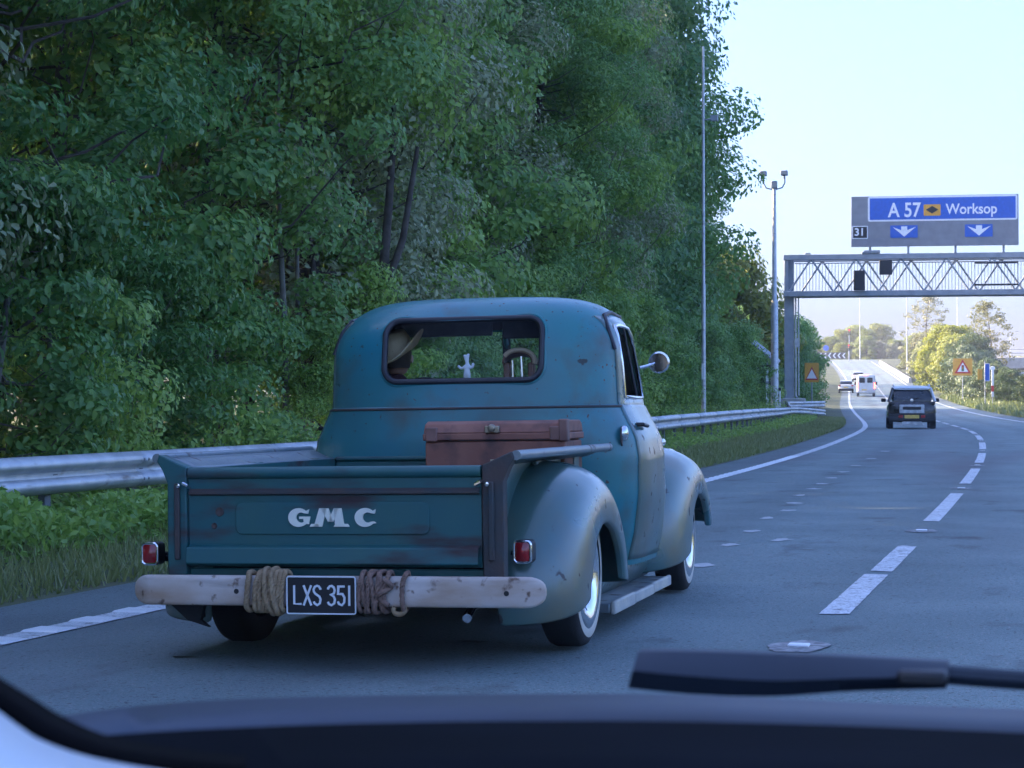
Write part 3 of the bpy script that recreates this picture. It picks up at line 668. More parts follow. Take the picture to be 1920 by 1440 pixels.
# ------------------------------------------------------------------ things carried in the truck
def kid(o):   # place a top-level thing in the truck's frame
    o.matrix_world = Matrix.LocRotScale(Vector(T.location), Euler(T.rotation_euler), None) @ o.matrix_basis
    return o
TM = Matrix.LocRotScale(Vector(T.location), Euler(T.rotation_euler), None)
def tthing(name, label, cat, loc, rotz=0):
    o = thing(name, label, cat); o.matrix_world = TM @ Matrix.Translation(loc) @ Matrix.Rotation(rotz, 4, 'Z'); return o
ch = tthing('wooden_chest', 'reddish brown lidded chest with metal latch standing in the truck bed', 'chest', (.335, .72, .551), R(.5))
O('chest_body', MB().box(-.355, .355, -.2, .2, 0, .40), CHEST, ch, bevel=.008)
lid = O('chest_lid', MB().box(-.365, .365, -.21, .21, .405, .44).prism([(-.21,.44),(.21,.44),(.185,.485),(.14,.50),(-.14,.50),(-.185,.485)], -.36, .36, 'x'), CHEST, ch, bevel=.006)
for x in (-.32, .31): O('corner_strap', MB().box(x-.03, x+.03, -.216, .216, .40, .47), STRAP, lid, bevel=.006)
O('corner_cap', MB().box(.325, .37, -.218, -.15, .395, .505), STRAP, lid, bevel=.008)
O('latch', MB().box(-.045, .03, -.224, -.205, .44, .475).lathe([(0,-.01),(.018,-.006),(.022,.01)], (-.01, -.224, .462), 'y', 14), BRASS, lid, bevel=.004)
O('hasp', MB().box(-.02, .02, -.216, -.2, .27, .31).tube([(-.04,-.215,.25),(-.045,-.235,.23),(.02,-.24,.22),(.045,-.22,.25)], .007, 6), BRASS, ch, bevel=.003)

def skinned(name, verts, edges, mat, parent, sub=2, root=0):
    me = bpy.data.meshes.new(name); me.from_pydata([v[:3] for v in verts], edges, [])
    o = bpy.data.objects.new(name, me); COL.objects.link(o); me.materials.append(mat); o.parent = parent
    sk = o.modifiers.new('skin', 'SKIN'); lay = me.skin_vertices[0].data
    for i, v in enumerate(verts): lay[i].radius = (v[3], v[4] if len(v) > 4 else v[3]); lay[i].use_root = (i == root)
    sk.use_smooth_shade = True
    m = o.modifiers.new('sub', 'SUBSURF'); m.levels = sub; m.render_levels = sub; return o
dr = tthing('person', 'driver in dark maroon shirt and straw hat seated behind the truck rear window', 'person', (-.47, 1.50, .66))
V = [(0,.02,.06,.15,.13),(0,0,.22,.15,.11),(0,-.02,.40,.165,.11),(0,-.02,.52,.12,.09),(0,.0,.60,.052),(0,.015,.66,.055),
     (.10,-.01,.52,.075),(.19,0,.50,.062),(.23,.10,.34,.046),(.17,.32,.42,.036),(-.10,-.01,.52,.075),(-.19,0,.50,.062),(-.22,.10,.34,.046),(-.08,.32,.42,.036),
     (.10,.10,.06,.10),(.12,.45,.06,.075),(.12,.50,-.25,.05),(-.10,.10,.06,.10),(-.10,.45,.06,.075),(-.10,.50,-.25,.05)]
Eg = [(0,1),(1,2),(2,3),(3,4),(4,5),(3,6),(6,7),(7,8),(8,9),(3,10),(10,11),(11,12),(12,13),(0,14),(14,15),(15,16),(0,17),(17,18),(18,19)]
O_body = skinned('body', V, Eg, SHIRT, dr)
hd = skinned('head', [(0,.015,.64,.05),(0,.02,.70,.068,.082),(0,.025,.76,.075,.095),(0,.02,.82,.068,.085),(0,.115,.745,.014)], [(0,1),(1,2),(2,3),(2,4)], SKIN, dr)
O('hair', MB().lathe([(.072,-.06),(.084,-.01),(.085,.03),(.07,.07),(.03,.095),(0,.10)], (0, 0, .745), 'z', 20), HAIR, hd, smooth=60)
for sx in (.08, -.08): O('ear', MB().lathe([(0,-.012),(.02,-.006),(.022,.006),(0,.012)], (sx, .02, .735), 'x', 12), SKIN, hd, smooth=60)
for hx in (.17, -.08):
    for k in range(4): skinned('finger', [(hx-.03+.02*k,.33,.43,.010),(hx-.03+.02*k,.37,.455,.009),(hx-.03+.02*k,.385,.43,.008),(hx-.03+.02*k,.37,.41,.007)], [(0,1),(1,2),(2,3)], SKIN, dr, 1)
    skinned('thumb', [(hx+(.045 if hx < 0 else -.045),.32,.42,.011),(hx+(.05 if hx < 0 else -.05),.355,.44,.010),(hx+(.04 if hx < 0 else -.04),.375,.45,.008)], [(0,1),(1,2)], SKIN, dr, 1)
hat = tthing('straw_hat', 'tan straw hat with wide brim on the driver behind the glass', 'hat', (-.470, 1.50, 1.44))
hat.matrix_world = hat.matrix_world @ Matrix.Rotation(R(16), 4, 'X') @ Matrix.Rotation(R(-14), 4, 'Y')
rows = []
for a in np.linspace(0, 2*math.pi, 49)[:-1]:
    c, s = math.cos(a), math.sin(a); row = []
    for r, z in ((.02,.100),(.05,.106),(.078,.095),(.092,.06),(.098,.0),(.105,-.012),(.13,-.016),(.16,-.012),(.185,-.004),(.186,.0)):
        up = .075*max(0, (r-.10)/.085)**1.4*abs(c)**2; row.append((r*c*.95, r*s*1.12, z+up-.012*(abs(s)**4)*(r > .1)))
    rows.append(row)
mb = MB().grid(rows, cu=True); mb.add([r[0] for r in rows], [tuple(range(48))])
O('hat_shell', mb, HAT, hat, smooth=60, solid=.004)
O('hat_band', MB().lathe([(.0985,.002),(.0985,.022),(.096,.03)], (0,0,0), 'z', 32).move(Matrix.Diagonal((.96,1.13,1,1))), LEATHER, hat)
fg = tthing('figurine', 'tiny white figurine with raised arms on the rear window ledge', 'figurine', (.022, 1.17, 1.272))
skinned('figure_body', [(0,0,.035,.018),(.002,0,.065,.014),(.002,0,.088,.008),(0,0,.105,.015),(-.03,0,.055,.008),(-.05,0,.072,.008),(.03,0,.06,.008),(.036,0,.085,.008),(-.012,0,.0,.009),(.014,0,.0,.009),(-.016,0,.128,.005),(.012,0,.135,.005)],
        [(0,1),(1,2),(2,3),(1,4),(4,5),(1,6),(6,7),(0,8),(0,9),(3,10),(3,11)], WHITE, fg)
sdl = tthing('leather_saddle', 'brown and tan curved leather piece on shiny bars inside the truck cab', 'saddle', (.26, 1.34, 1.20))
O('saddle_seat', MB().grid([[(.085*math.cos(a)*(1+.25*v), -.02+.10*v, .165+.055*math.sin(a)-.02*v) for v in np.linspace(0, 1, 6)] for a in np.linspace(-.15, math.pi+.15, 16)]), LEATHER, sdl, smooth=60, solid=.01)
O('saddle_trim', MB().tube([(.088*math.cos(a)+.01, -.03, .165+.06*math.sin(a)) for a in np.linspace(-.25, math.pi-.5, 14)], .013, 8), TAN, sdl, smooth=60)
O('saddle_flap', MB().box(-.085,-.045,0,.05,-.05,.16).box(.05,.085,0,.05,-.05,.16), LEATHER, sdl, bevel=.01)
O('bar', MB().rod((-.025,-.02,-.06),(-.028,-.02,.17),.008), CHROME, sdl)
O('bar', MB().rod((.03,-.02,-.06),(.02,-.02,.19),.008), CHROME, sdl)

# ------------------------------------------------------------------ guardrails
WPROF = [(-.02,-.155),(.0,-.150),(.055,-.115),(.065,-.085),(.055,-.055),(.0,-.025),(-.005,0),(.0,.025),(.055,.055),(.065,.085),(.055,.115),(.0,.150),(-.02,.155)]
def beam(s0, s1, off, zc, n=3):
    rows = []
    for k in range(n+1):
        s = s0+(s1-s0)*k/n; o = off(s); rows.append([rp(s, o+a, zc(s)+b) for a, b in WPROF])
    return MB().grid(rows)
def rail(label, off, zc, s0, s1, step=3.2, name='guardrail'):
    g = thing(name, label, 'guardrail')
    s = s0
    while s < s1-.1:
        e = min(s+step, s1)
        b = O('beam', beam(s, e+.06, off, zc), GALV, g, smooth=50, solid=.004)
        for ds in (.03, .12):
            for dz in (-.085, .085):
                if s < 50: O('beam_bolt', MB().lathe([(0,.012),(.011,.009),(.014,0)], rp(s+ds, off(s)+.064, zc(s)+dz), 'x', 8), POSTM, b)
        for q in ((s+.1), (s+step/2+.1)):
            if q < s1:
                p = rp(q, off(q)); zt = zc(q)
                O('post', MB().box(p.x-.13, p.x-.07, p.y-.05, p.y+.05, p.z-.3, p.z+zt+.13).box(p.x-.07, p.x, p.y-.04, p.y+.04, p.z+zt-.08, p.z+zt+.08), POSTM, g, smooth=0)
        s += step
    return g
def rail_off(s): return -3.05 - .45*float(np.interp(s, [60, 95], [0, 1])) + 1.55*float(np.interp(s, [98, 106], [0, 1]))
def rail_z(s): return float(np.interp(s, [0, 22, 45, 90, 100, 106], [.56, .585, .66, .62, .58, .42]))
rail('long galvanised corrugated guardrail on posts along the grass verge', rail_off, rail_z, -6, 106)
def rail2_off(s): return -3.52 - .2*float(np.interp(s, [96, 100], [0, 1])) + 1.75*float(np.interp(s, [100, 106.5], [0, 1]))
def rail2_z(s): return float(np.interp(s, [95, 99, 106.5], [.62, .86, .86]))
rail('short upper guardrail section curving past the gantry foot', rail2_off, rail2_z, 96, 106.5)

# ------------------------------------------------------------------ gantry and its sign
GS = 112.8; G0 = rp(GS, -3.93); gth = rth(GS)
gan = thing('sign_gantry', 'grey steel lattice gantry spanning the slip road on a tall leg', 'gantry', G0, (0, 0, gth))
for x in (0, 27):
    lg = O('leg', MB().box(x-.27, x+.27, -.20, .20, .9, 9.05), GREY, gan, bevel=.02)
    O('conduit', MB().rod((x+.36,-.25,1.3),(x+.36,-.25,6.8),.05).rod((x+.52,-.25,1.3),(x+.52,-.25,6.8),.04).rod((x+.36,-.25,1.3),(x+.75,-.4,.8),.05).box(x+.30,x+.58,-.32,-.18,4.0,4.5), GALV, lg)
    O('plinth', MB().box(x-1.6, x+.9, -.8, .7, -.4, 1.15), CONC, gan, bevel=.06)
ZB, ZTOP = 6.95, 8.98
for y in (-.75, .75):
    for z in (ZB, ZTOP): O('chord', MB().box(-.3, 27.3, y-.12, y+.12, z-.15, z+.15), GREY, gan, bevel=.02)
nb = 22; bw = 27/nb
for f, y in enumerate((-.75, .75)):
    for i in range(nb*1):
        a = i*bw + (bw*.5 if f else 0); up = (i % 2 == 0)
        if a+bw > 27.2: continue
        z0, z1 = (ZB+.1, ZTOP-.1) if up else (ZTOP-.1, ZB+.1)
        O('brace', MB().rod((a, y, z0), (a+bw, y, z1), .055, 6), GREY, gan)
O('end_frame', MB().box(-.2,-.05,-.75,.75,ZB,ZTOP).box(27.05,27.2,-.75,.75,ZB,ZTOP), GREY, gan)
for i in range(int(27/bw)):
    O('cross_member', MB().box(i*bw-.04, i*bw+.04, -.75, .75, ZB-.06, ZB+.02), GREY, gan)
rg = MB()
for i in range(150): rg.box(.4+i*.178, .4+i*.178+.03, .52, .55, ZB+.12, ZTOP-.25)
rg.box(.3, 27, .50, .56, ZTOP-.28, ZTOP-.22)
tag(O('walkway_railing', rg, GALV, gan, smooth=0), kind='stuff')
O('walkway', MB().box(.2, 26.8, -.5, .5, ZB+.04, ZB+.10), GREY, gan)
for x, w, z, h in ((3.55,.62,7.1,1.1),(4.95,.70,7.95,.80)): O('signal_box', MB().box(x, x+w, -1.15, -.88, z, z+h), BLACK, gan, bevel=.03)
O('camera_pod', MB().box(4.1, 5.0, -.95, -.6, 9.15, 9.32).box(4.0,4.3,-.95,-.6,9.13,9.25), GREY, gan, bevel=.03)
O('cable_box', MB().box(.9, 1.2, -.6, -.3, 9.13, 9.25), GREY, gan, bevel=.02)
for x in (10.1, 17.5):
    O('lane_signal_frame', MB().tube([(x, -.95, 7.35), (x+2.3, -.95, 7.35), (x+2.3, -.95, 8.55), (x, -.95, 8.55)], .06, 6, closed=True), BLACK, gan)
sg = thing('direction_sign', 'wide blue motorway exit sign reading A57 Worksop above the gantry', 'road sign', rp(GS, -3.93), (0, 0, gth))
SX, SW, SZ, SH = 3.42, 9.02, 9.50, 2.80          # left edge, width, bottom, height of the grey panel
def sx(px): return SX+(px-1595)/305*SW
def szz(py): return SZ+(467-py)/94.0*SH
O('panel', MB().box(SX, SX+SW, -1.0, -.90, SZ, SZ+SH), SIGNGREY, sg, bevel=.02)
for px in (1630, 1700, 1786, 1873): O('support', MB().box(sx(px)-.06, sx(px)+.06, -.90, -.78, 9.1, SZ+SH-.2), GREY, sg)
def plaque(px0, px1, py0, py1, r, bd, mat, y=-1.004):
    cx, cz = (sx(px0)+sx(px1))/2, (szz(py0)+szz(py1))/2; hw, hh = abs(sx(px1)-sx(px0))/2, abs(szz(py0)-szz(py1))/2
    if bd: O('border', MB().prism(rrect(cx, cz, hw, hh, r), y-.012, y), SIGNW, sg, smooth=0)
    return O('face', MB().prism(rrect(cx, cz, hw-bd, hh-bd, max(r-bd, .02)), y-.02, y-.004), mat, sg, smooth=0)
plaque(1626, 1898, 374, 420.5, .12, .10, BLUE)
def word(txt, px, py, size, bold=.01, sxs=1.0, mat=SIGNW, y=-1.03):
    o = O('lettering', text_mesh(txt, size, bold, .004, sxs), mat, sg); o.location = (sx(px), y, szz(py)); return o
word('A 57', 1693, 401, 1.10, .022, .82); word('Worksop', 1815, 400, .80, .013, .88)
plaque(1728, 1759, 390, 411, .06, .0, ORANGE, -1.01)
O('diamond', MB().prism([(sx(1732),szz(400)),(sx(1743.5),szz(393)),(sx(1755),szz(400)),(sx(1743.5),szz(407))], -1.04, -1.028), BLACK, sg, smooth=0)
plaque(1597, 1626, 428, 452, .05, .05, BLACK); word('31', 1610.5, 440, .58, .014, 1.0)
for c in (1692, 1828):
    plaque(c-25, c+25, 428, 451, .03, 0, BLUE, -1.004)
    a = [(-21,431),(-5,437),(-5,430),(6,430),(6,437),(22,431),(0.5,449)]
    O('arrow', MB().prism([(sx(c+u), szz(v)) for u, v in a][::-1], -1.036, -1.022), SIGNW, sg, smooth=0)

# ------------------------------------------------------------------ masts, small signs, posts
m1 = thing('lamp_mast', 'tall thin grey mast with small side camera in front of the trees', 'mast', gp(56.6, -3.95))
O('pole', MB().tube([(0,0,-.3),(0,0,4.2),(0,0,4.25),(0,0,11.0)], [.065,.06,.05,.035], 12), GALV, m1)
O('side_arm', MB().rod((0,0,8.9),(.28,-.02,8.92),.02).box(.22,.42,-.08,.08,8.86,9.02), GREY, m1)
O('warning_tag', MB().box(-.04,.04,-.085,-.06,1.5,1.95), SIGNW, m1)
m2 = thing('camera_mast', 'tall mast topped by a curved bracket carrying two traffic cameras', 'mast', gp(95.4, -4.2))
O('pole', MB().tube([(0,0,-.3),(0,0,5.6),(0,0,5.7),(0,0,11.2)], [.19,.17,.11,.09], 14), GALV, m2)
O('bracket', MB().tube([(-.50,0,11.55),(-.50,0,11.2),(-.38,0,10.98),(-.15,0,10.92),(0,0,10.9),(.15,0,10.92),(.38,0,10.98),(.50,0,11.2),(.50,0,11.6)], .035, 8), GREY, m2)
for x in (-.52, .48): O('camera_head', MB().box(x-.16, x+.16, -.22, .18, 11.55, 11.78).box(x-.05, x+.05, -.05, .05, 11.4, 11.56), GREY, m2, bevel=.03)
O('pole_head', MB().box(-.14,.14,-.12,.12,10.95,11.3), GREY, m2, bevel=.03)
def sign_post(name, label, cat, loc, rot, h, build):
    t = thing(name, label, cat, loc, (0, 0, rot)); O('post', MB().rod((0,.05,-.3),(0,.05,h),.04), GREY, t); build(t); return t
def warn(t):
    O('backing', MB().prism(rrect(0, 2.95, .82, .74, .06), -.02, .0), ORANGE, t, smooth=0)
    O('triangle', MB().prism([(-.70,2.40),(.70,2.40),(0,3.60)], -.032, -.020), SRED, t, smooth=0)
    O('triangle_face', MB().prism([(-.47,2.53),(.47,2.53),(0,3.34)], -.044, -.032), SIGNW, t, smooth=0)
    O('signal_symbol', MB().prism(rrect(0, 2.86, .10, .26, .03), -.054, -.044), BLACK, t, smooth=0)
    for z, m in ((3.02, SRED), (2.86, ORANGE), (2.70, LEAF_C)): O('signal_dot', MB().lathe([(0,-.01),(.065,-.008),(.07,0)], (0,-.054,z), 'y', 12), m, t)
sign_post('warning_sign', 'orange backed red triangle sign showing traffic lights ahead', 'road sign', rp(176, 9.6, .25), rth(170)+R(3), 3.6, warn)
def lsign(t):
    O('backing', MB().prism(rrect(0, 2.55, .42, .58, .05), -.02, .0), ORANGE, t, smooth=0)
    O('triangle', MB().prism([(-.38,2.10),(.38,2.10),(0,2.90)], -.032, -.02), SRED, t, smooth=0)
    O('triangle_face', MB().prism([(-.30,2.19),(.30,2.19),(0,2.76)], -.042, -.032), SIGNW, t, smooth=0)
sign_post('warning_sign', 'small orange warning sign half hidden by leaves beside the gantry leg', 'road sign', rp(120.6, -2.75, .1), rth(120), 2.9, lsign)
def bsign(t):
    O('backing', MB().prism(rrect(.15, 2.75, .19, .66, .05), -.02, .0), BLUE, t, smooth=0)
    O('border', MB().tube([(a, -.025, b) for a, b in rrect(.15, 2.75, .175, .64, .05)], .02, 6, closed=True), SIGNW, t)
    O('side_plate', MB().prism(rrect(-.36, 2.6, .17, .4, .04), -.02, .0), ORANGE, t, smooth=0)
sign_post('information_sign', 'narrow upright blue sign beyond the orange triangle sign', 'road sign', rp(152, 9.75, .0), rth(150)+R(8), 3.6, bsign)
def mk(t):
    O('board', MB().box(-.09,.09,-.05,.0,.9,2.9), SIGNW, t, bevel=.03); O('red_band', MB().box(-.093,.093,-.056,.004,1.3,1.75), SRED, t); O('top_disc', MB().lathe([(0,-.03),(.17,-.02),(.18,.02),(0,.03)], (0,-.03,3.05), 'y', 16), SIGNW, t)
sign_post('marker_post', 'tall white marker post with red band beside the dark bushes', 'marker post', rp(154, 10.45, 0), rth(150), 1.5, mk)
pa = thing('solar_cabinet', 'roadside cabinet with sloping grey panel roof behind the gantry leg', 'cabinet', gp(100.5, -4.75))
O('cabinet_frame', MB().box(-.5,.5,-.1,.25,0,2.6), BARK, pa, bevel=.03)
O('sloping_panel', MB().add([(-.75,-.5,3.75),(-.65,.5,3.85),(.6,.5,2.85),(.5,-.5,2.75),(-.75,-.5,3.65),(-.65,.5,3.75),(.6,.5,2.75),(.5,-.5,2.65)], [(0,1,2,3),(7,6,5,4),(0,3,7,4),(1,0,4,5),(2,1,5,6),(3,2,6,7)]), GREY, pa, smooth=0)
O('panel_post', MB().rod((0,0,2.4),(0,0,3.2),.06), GREY, pa)
mp = thing('marker_post', 'plain white marker post standing in the bushes by the sloping panel', 'marker post', gp(95.4, -4.55))
O('post', MB().box(-.06,.06,-.03,.03,-.2,2.3), SIGNW, mp, bevel=.015); O('cap_band', MB().box(-.062,.062,-.034,.034,1.6,1.75), GREY, mp)
mp2 = thing('marker_post', 'short white and black marker post where the guardrail forks', 'marker post', gp(97.5, -4.1))
O('post', MB().box(-.11,.11,-.04,.04,-.2,1.35), SIGNW, mp2, bevel=.02); O('black_panel', MB().box(-.05,.05,-.05,-.038,.70,1.20), BLACK, mp2); O('cap', MB().box(-.14,.14,-.07,.07,1.35,1.50), BLACK, mp2, bevel=.03)
# roundabout furniture
cb = thing('chevron_board', 'black chevron board with white arrowheads across the far roundabout', 'road sign', rp(434, .4, .55), (0, 0, rth(420)))
O('board', MB().box(-2.6, 3.4, -.05, .05, 0, 1.35), BLACK, cb)
for i in range(6):
    x = -2.3+i*1.0; O('chevron', MB().prism([(x,.68),(x+.42,1.25),(x+.75,1.25),(x+.33,.68),(x+.75,.1),(x+.42,.1)], -.065, -.05), SIGNW, cb, smooth=0)
for x in (-2.2, 0, 3.0): O('post', MB().rod((x,.1,-1),(x,.1,1.3),.05), GREY, cb)
ks = thing('keep_left_sign', 'small round blue sign on a pole at the far roundabout', 'road sign', rp(426, -.6, 0))
O('post', MB().rod((0,0,0),(0,0,2.3),.05), GREY, ks); O('disc', MB().lathe([(0,-.05),(.6,-.05),(.62,0),(0,.01)], (0,0,2.6), 'y', 20), BLUE, ks)
def traffic_light(label, s, o, h):
    t = thing('traffic_light', label, 'traffic light', rp(s, o), (0,0,rth(s)))
    O('post', MB().rod((0,0,0),(0,0,h),.08), GREY, t); O('housing', MB().box(-.25,.25,-.2,.1,h-.9,h+.35), BLACK, t, bevel=.05)
    for k, m in enumerate((LEAF_C, ORANGE, RED_ON)): O('signal_lens', MB().lathe([(0,-.03),(.12,-.02),(.13,0)], (0,-.21,h-.65+k*.38), 'y', 12), m, t)
RED_ON = glow('red_signal', (1,.05,.02), .7)
traffic_light('traffic light with its red lamp lit at the end of the ramp', 406, 3.2, 3.2)
traffic_light('taller traffic light head against the far yellow trees', 410, 3.5, 6.2)
def lamp(label, s, o, h, arm=1.2):
    t = thing('street_lamp', label, 'street lamp', gp(s, o), (0,0,rth(s)), 'street lamps around the far junction')
    O('pole', MB().tube([(0,0,-.5),(0,0,h)], [.12,.06], 10), GALV, t); O('arm', MB().rod((0,0,h),(arm,0,h+.15),.04), GALV, t); O('lantern', MB().box(arm-.1,arm+.6,-.15,.15,h+.08,h+.2), GREY, t, bevel=.04)
lamp('slim street lamp rising above the far traffic lights', 425, 6.4, 14)
lamp('darker street lamp between the yellow trees beyond the gantry', 335, 10.4, 13, -1)
lamp('thin street lamp behind the large yellow bush', 400, 24, 17)
lamp('lone street lamp on the skyline above the bridge', 455, 41, 13)
# overbridge on the far side
br = thing('overbridge', 'low concrete road bridge with railing beyond the dark bushes', 'bridge', (0, 268, 0), (0, 0, R(4)))
O('deck', MB().box(-8.6, 60, -4, 4, 6.6, 8.1), CONC, br, bevel=.1)
O('abutment', MB().box(-8.5, -4.5, -4.2, 4.2, -2, 6.6), CONC, br)
O('pier', MB().box(8, 9, -3, 3, -3, 6.6), CONC, br)
O('railing', MB().rod((-8.6,-4,9.1),(60,-4,9.1),.06).rod((-8.6,-4,8.6),(60,-4,8.6),.05), GALV, br)
for i in range(24): O('railing_post', MB().box(-8.6+i*2.5, -8.5+i*2.5, -4.05, -3.95, 8.1, 9.1), GALV, br)

# ------------------------------------------------------------------ other vehicles
C_DARK = M('car_dark', (.028,.024,.026), .25, coat=.5); C_WHITE = M('car_white', (.62,.64,.66), .3, coat=.4, var=.05); C_SILV = M('car_silver', (.42,.44,.47), .3, .4, coat=.4)
C_GLASS = M('car_glass', (.015,.02,.025), .08, spec=.8); PL_Y = M('plate_yellow', (.75,.50,.10), .5, var=.08); C_RED = M('lamp_red', (.35,.02,.02), .2); C_REDON = glow('lamp_red_lit', (1,.08,.05), 3.0)
LOWER = M('car_lower_cladding', (.02,.02,.022), .6); DIFF = M('silver_trim', (.5,.52,.54), .4, .3)
def loft(st, n=28, ex=4.0):
    rows = []
    for y, w, z0, z1 in st:
        rows.append([(w*math.copysign(abs(math.cos(a))**(2/ex), math.cos(a)), y, (z0+z1)/2+(z1-z0)/2*math.copysign(abs(math.sin(a))**(2/ex), math.sin(a))) for a in np.linspace(0, 2*math.pi, n+1)[:-1]])
    mb = MB().grid(rows, cv=True); mb.add(rows[0], [tuple(range(n))]); mb.add(rows[-1], [tuple(range(n))[::-1]]); return mb
def cwheels(t, hw, ys, r=.33, w=.2):
    for y in ys:
        for sd in (1, -1):
            q = sub_empty('wheel', t, (sd*(hw-w/2), y, r))
            O('tyre', MB().lathe([(r*.6,-w/2),(r*.93,-w/2),(r,-w/2+.03),(r,w/2-.03),(r*.93,w/2),(r*.6,w/2)], (0,0,0), 'x', 24), RUBBER, q); O('rim', MB().lathe([(0,sd*w*.42),(r*.2,sd*w*.45),(r*.62,sd*w*.40),(r*.64,0)], (0,0,0), 'x', 20), DIFF, q)
su = thing('sport_utility_car', 'dark compact SUV with white roof and yellow plate driving ahead', 'car', rp(76.2, 1.78, .01), (0, 0, rth(76)+R(1)))
O('body', loft([(0,.80,.30,.95),(.05,.87,.26,1.02),(.3,.905,.24,1.08),(1.0,.91,.22,1.06),(2.6,.91,.22,1.02),(3.4,.89,.25,.98),(3.95,.82,.3,.85),(4.1,.7,.35,.75)]), C_DARK, su, smooth=45)
O('cabin', loft([(.10,.70,.95,1.15),(.22,.76,.95,1.42),(.36,.76,.95,1.52),(1.2,.77,.95,1.55),(2.1,.74,.95,1.50),(2.9,.70,.95,1.05)], 28, 3.2), C_GLASS, su, smooth=45)
O('roof', loft([(.20,.64,1.46,1.535),(.40,.72,1.48,1.60),(1.2,.74,1.50,1.635),(1.9,.70,1.48,1.60),(2.25,.62,1.44,1.52)], 24, 3), C_WHITE, su, smooth=45)
for sd in (1, -1):
    O('roof_rail', MB().tube([(sd*.66,.45,1.60),(sd*.66,.55,1.66),(sd*.66,1.6,1.66),(sd*.64,1.75,1.60)], .025, 6), C_WHITE, su)
    O('rear_pillar', MB().tube([(sd*.70,.30,1.53),(sd*.79,.16,1.20),(sd*.85,.08,1.02)], [.05,.055,.06], 8), C_WHITE if sd > 0 else C_DARK, su)
    O('tail_lamp', MB().box(*sorted((sd*.64, sd*.86)), -.02, .10, .90, 1.02), C_GLASS, su, bevel=.03)
    O('low_reflector', MB().box(*sorted((sd*.33, sd*.50)), -.035, .02, .40, .52), C_REDON if False else C_RED, su, bevel=.02)
    m = O('door_mirror', MB().box(*sorted((sd*.92, sd*1.10)), 2.35, 2.5, 1.02, 1.16), BLACK, su, bevel=.03)
O('hatch_panel', MB().prism(rrect(0, .74, .46, .165, .03), -.030, .04), DIFF, su, bevel=.02)
O('plate_recess', MB().prism(rrect(0, .77, .34, .055, .01), -.040, -.028), LOWER, su, smooth=0)
O('number_plate', MB().prism(rrect(0, .455, .27, .065, .01), -.050, .0), PL_Y, su, smooth=0)
O('rear_bumper', MB().box(-.87,.87,-.03,.25,.26,.58), LOWER, su, bevel=.05)
O('skid_plate', MB().prism([(-.42,.14),(.42,.14),(.36,.27),(-.36,.27)], -.045, .05), DIFF, su, bevel=.015)
O('badge', MB().lathe([(0,-.02),(.06,-.015),(.07,0)], (0,.06,1.06), 'y', 16), CHROME, su)
O('rear_window', MB().add([(-.66,.075,1.08),(.66,.075,1.08),(.58,.255,1.46),(-.58,.255,1.46)], [(0,1,2,3)]), C_GLASS, su, smooth=0)
O('window_wiper', MB().rod((0,.06,1.10),(.32,.09,1.18),.012), BLACK, su)
cwheels(su, .90, (.75, 3.3), .34, .22)
vn = thing('panel_van', 'white panel van with lit brake lights on the ramp', 'van', rp(213, 1.75, .01), (0, 0, rth(213)))
O('body', loft([(0,.86,.45,2.25),(.08,.95,.4,2.33),(.3,.97,.35,2.36),(3.2,.97,.35,2.36),(3.9,.93,.35,2.1),(4.4,.9,.35,1.25),(5.2,.85,.4,1.1),(5.3,.7,.5,.9)], 32, 6), C_WHITE, vn, smooth=45)
for sd in (1, -1):
    O('rear_door', MB().box(*sorted((sd*.012, sd*.80)), -.03, .02, .62, 2.18), C_WHITE, vn, bevel=.03)
    O('rear_window', MB().prism(rrect(sd*.40, 1.72, .28, .26, .06), -.045, -.02), C_GLASS, vn, smooth=0)
    O('brake_lamp', MB().box(*sorted((sd*.82, sd*.96)), -.03, .12, .85, 1.45), C_REDON, vn, bevel=.03)
    O('door_mirror', MB().box(*sorted((sd*1.0, sd*1.2)), 3.7, 3.85, 1.3, 1.6), BLACK, vn, bevel=.03)
O('rear_bumper', MB().box(-.95,.95,-.08,.2,.36,.60), DIFF, vn, bevel=.05)
O('number_plate', MB().prism(rrect(-.2, .72, .26, .06, .01), -.055, -.025), PL_Y, vn, smooth=0)
O('roof_light', MB().box(-.25,.25,-.02,.06,2.24,2.31), C_REDON, vn, bevel=.02)
cwheels(vn, .95, (1.0, 4.3), .34, .24)
def small_car(name, label, s, o, roofm, bodym, lit):
    t = thing(name, label, 'car', rp(s, o, .01), (0, 0, rth(s)))
    O('body', loft([(0,.75,.32,.92),(.08,.84,.28,.98),(.4,.88,.25,1.0),(2.4,.88,.24,.98),(3.3,.86,.28,.92),(3.9,.75,.35,.7)]), bodym, t, smooth=45)
    O('cabin', loft([(.2,.66,.9,1.08),(.45,.70,.9,1.36),(1.2,.72,.9,1.44),(2.0,.70,.9,1.38),(2.8,.66,.9,1.0)], 24, 3.2), C_GLASS, t, smooth=45)
    O('roof', loft([(.42,.60,1.32,1.40),(1.1,.66,1.36,1.48),(1.9,.62,1.32,1.42)], 20, 3), roofm, t, smooth=45)
    for sd in (1, -1): O('tail_lamp', MB().box(*sorted((sd*.60, sd*.84)), -.02, .1, .75, .92), C_REDON if lit else C_RED, t, bevel=.02)
    O('rear_bumper', MB().box(-.83,.83,-.05,.2,.28,.52), LOWER, t, bevel=.05); O('number_plate', MB().prism(rrect(0,.66,.26,.06,.01), -.03, .02), PL_Y, t, smooth=0)
    cwheels(t, .86, (.7, 3.1), .31, .2); return t
small_car('hatchback_car', 'white hatchback car with dark rear window just beside the white van', 232, -.35, C_WHITE, C_WHITE, False)
small_car('saloon_car', 'pale silver car highest up the ramp in front of the van', 292, 1.6, C_WHITE, C_WHITE, True)
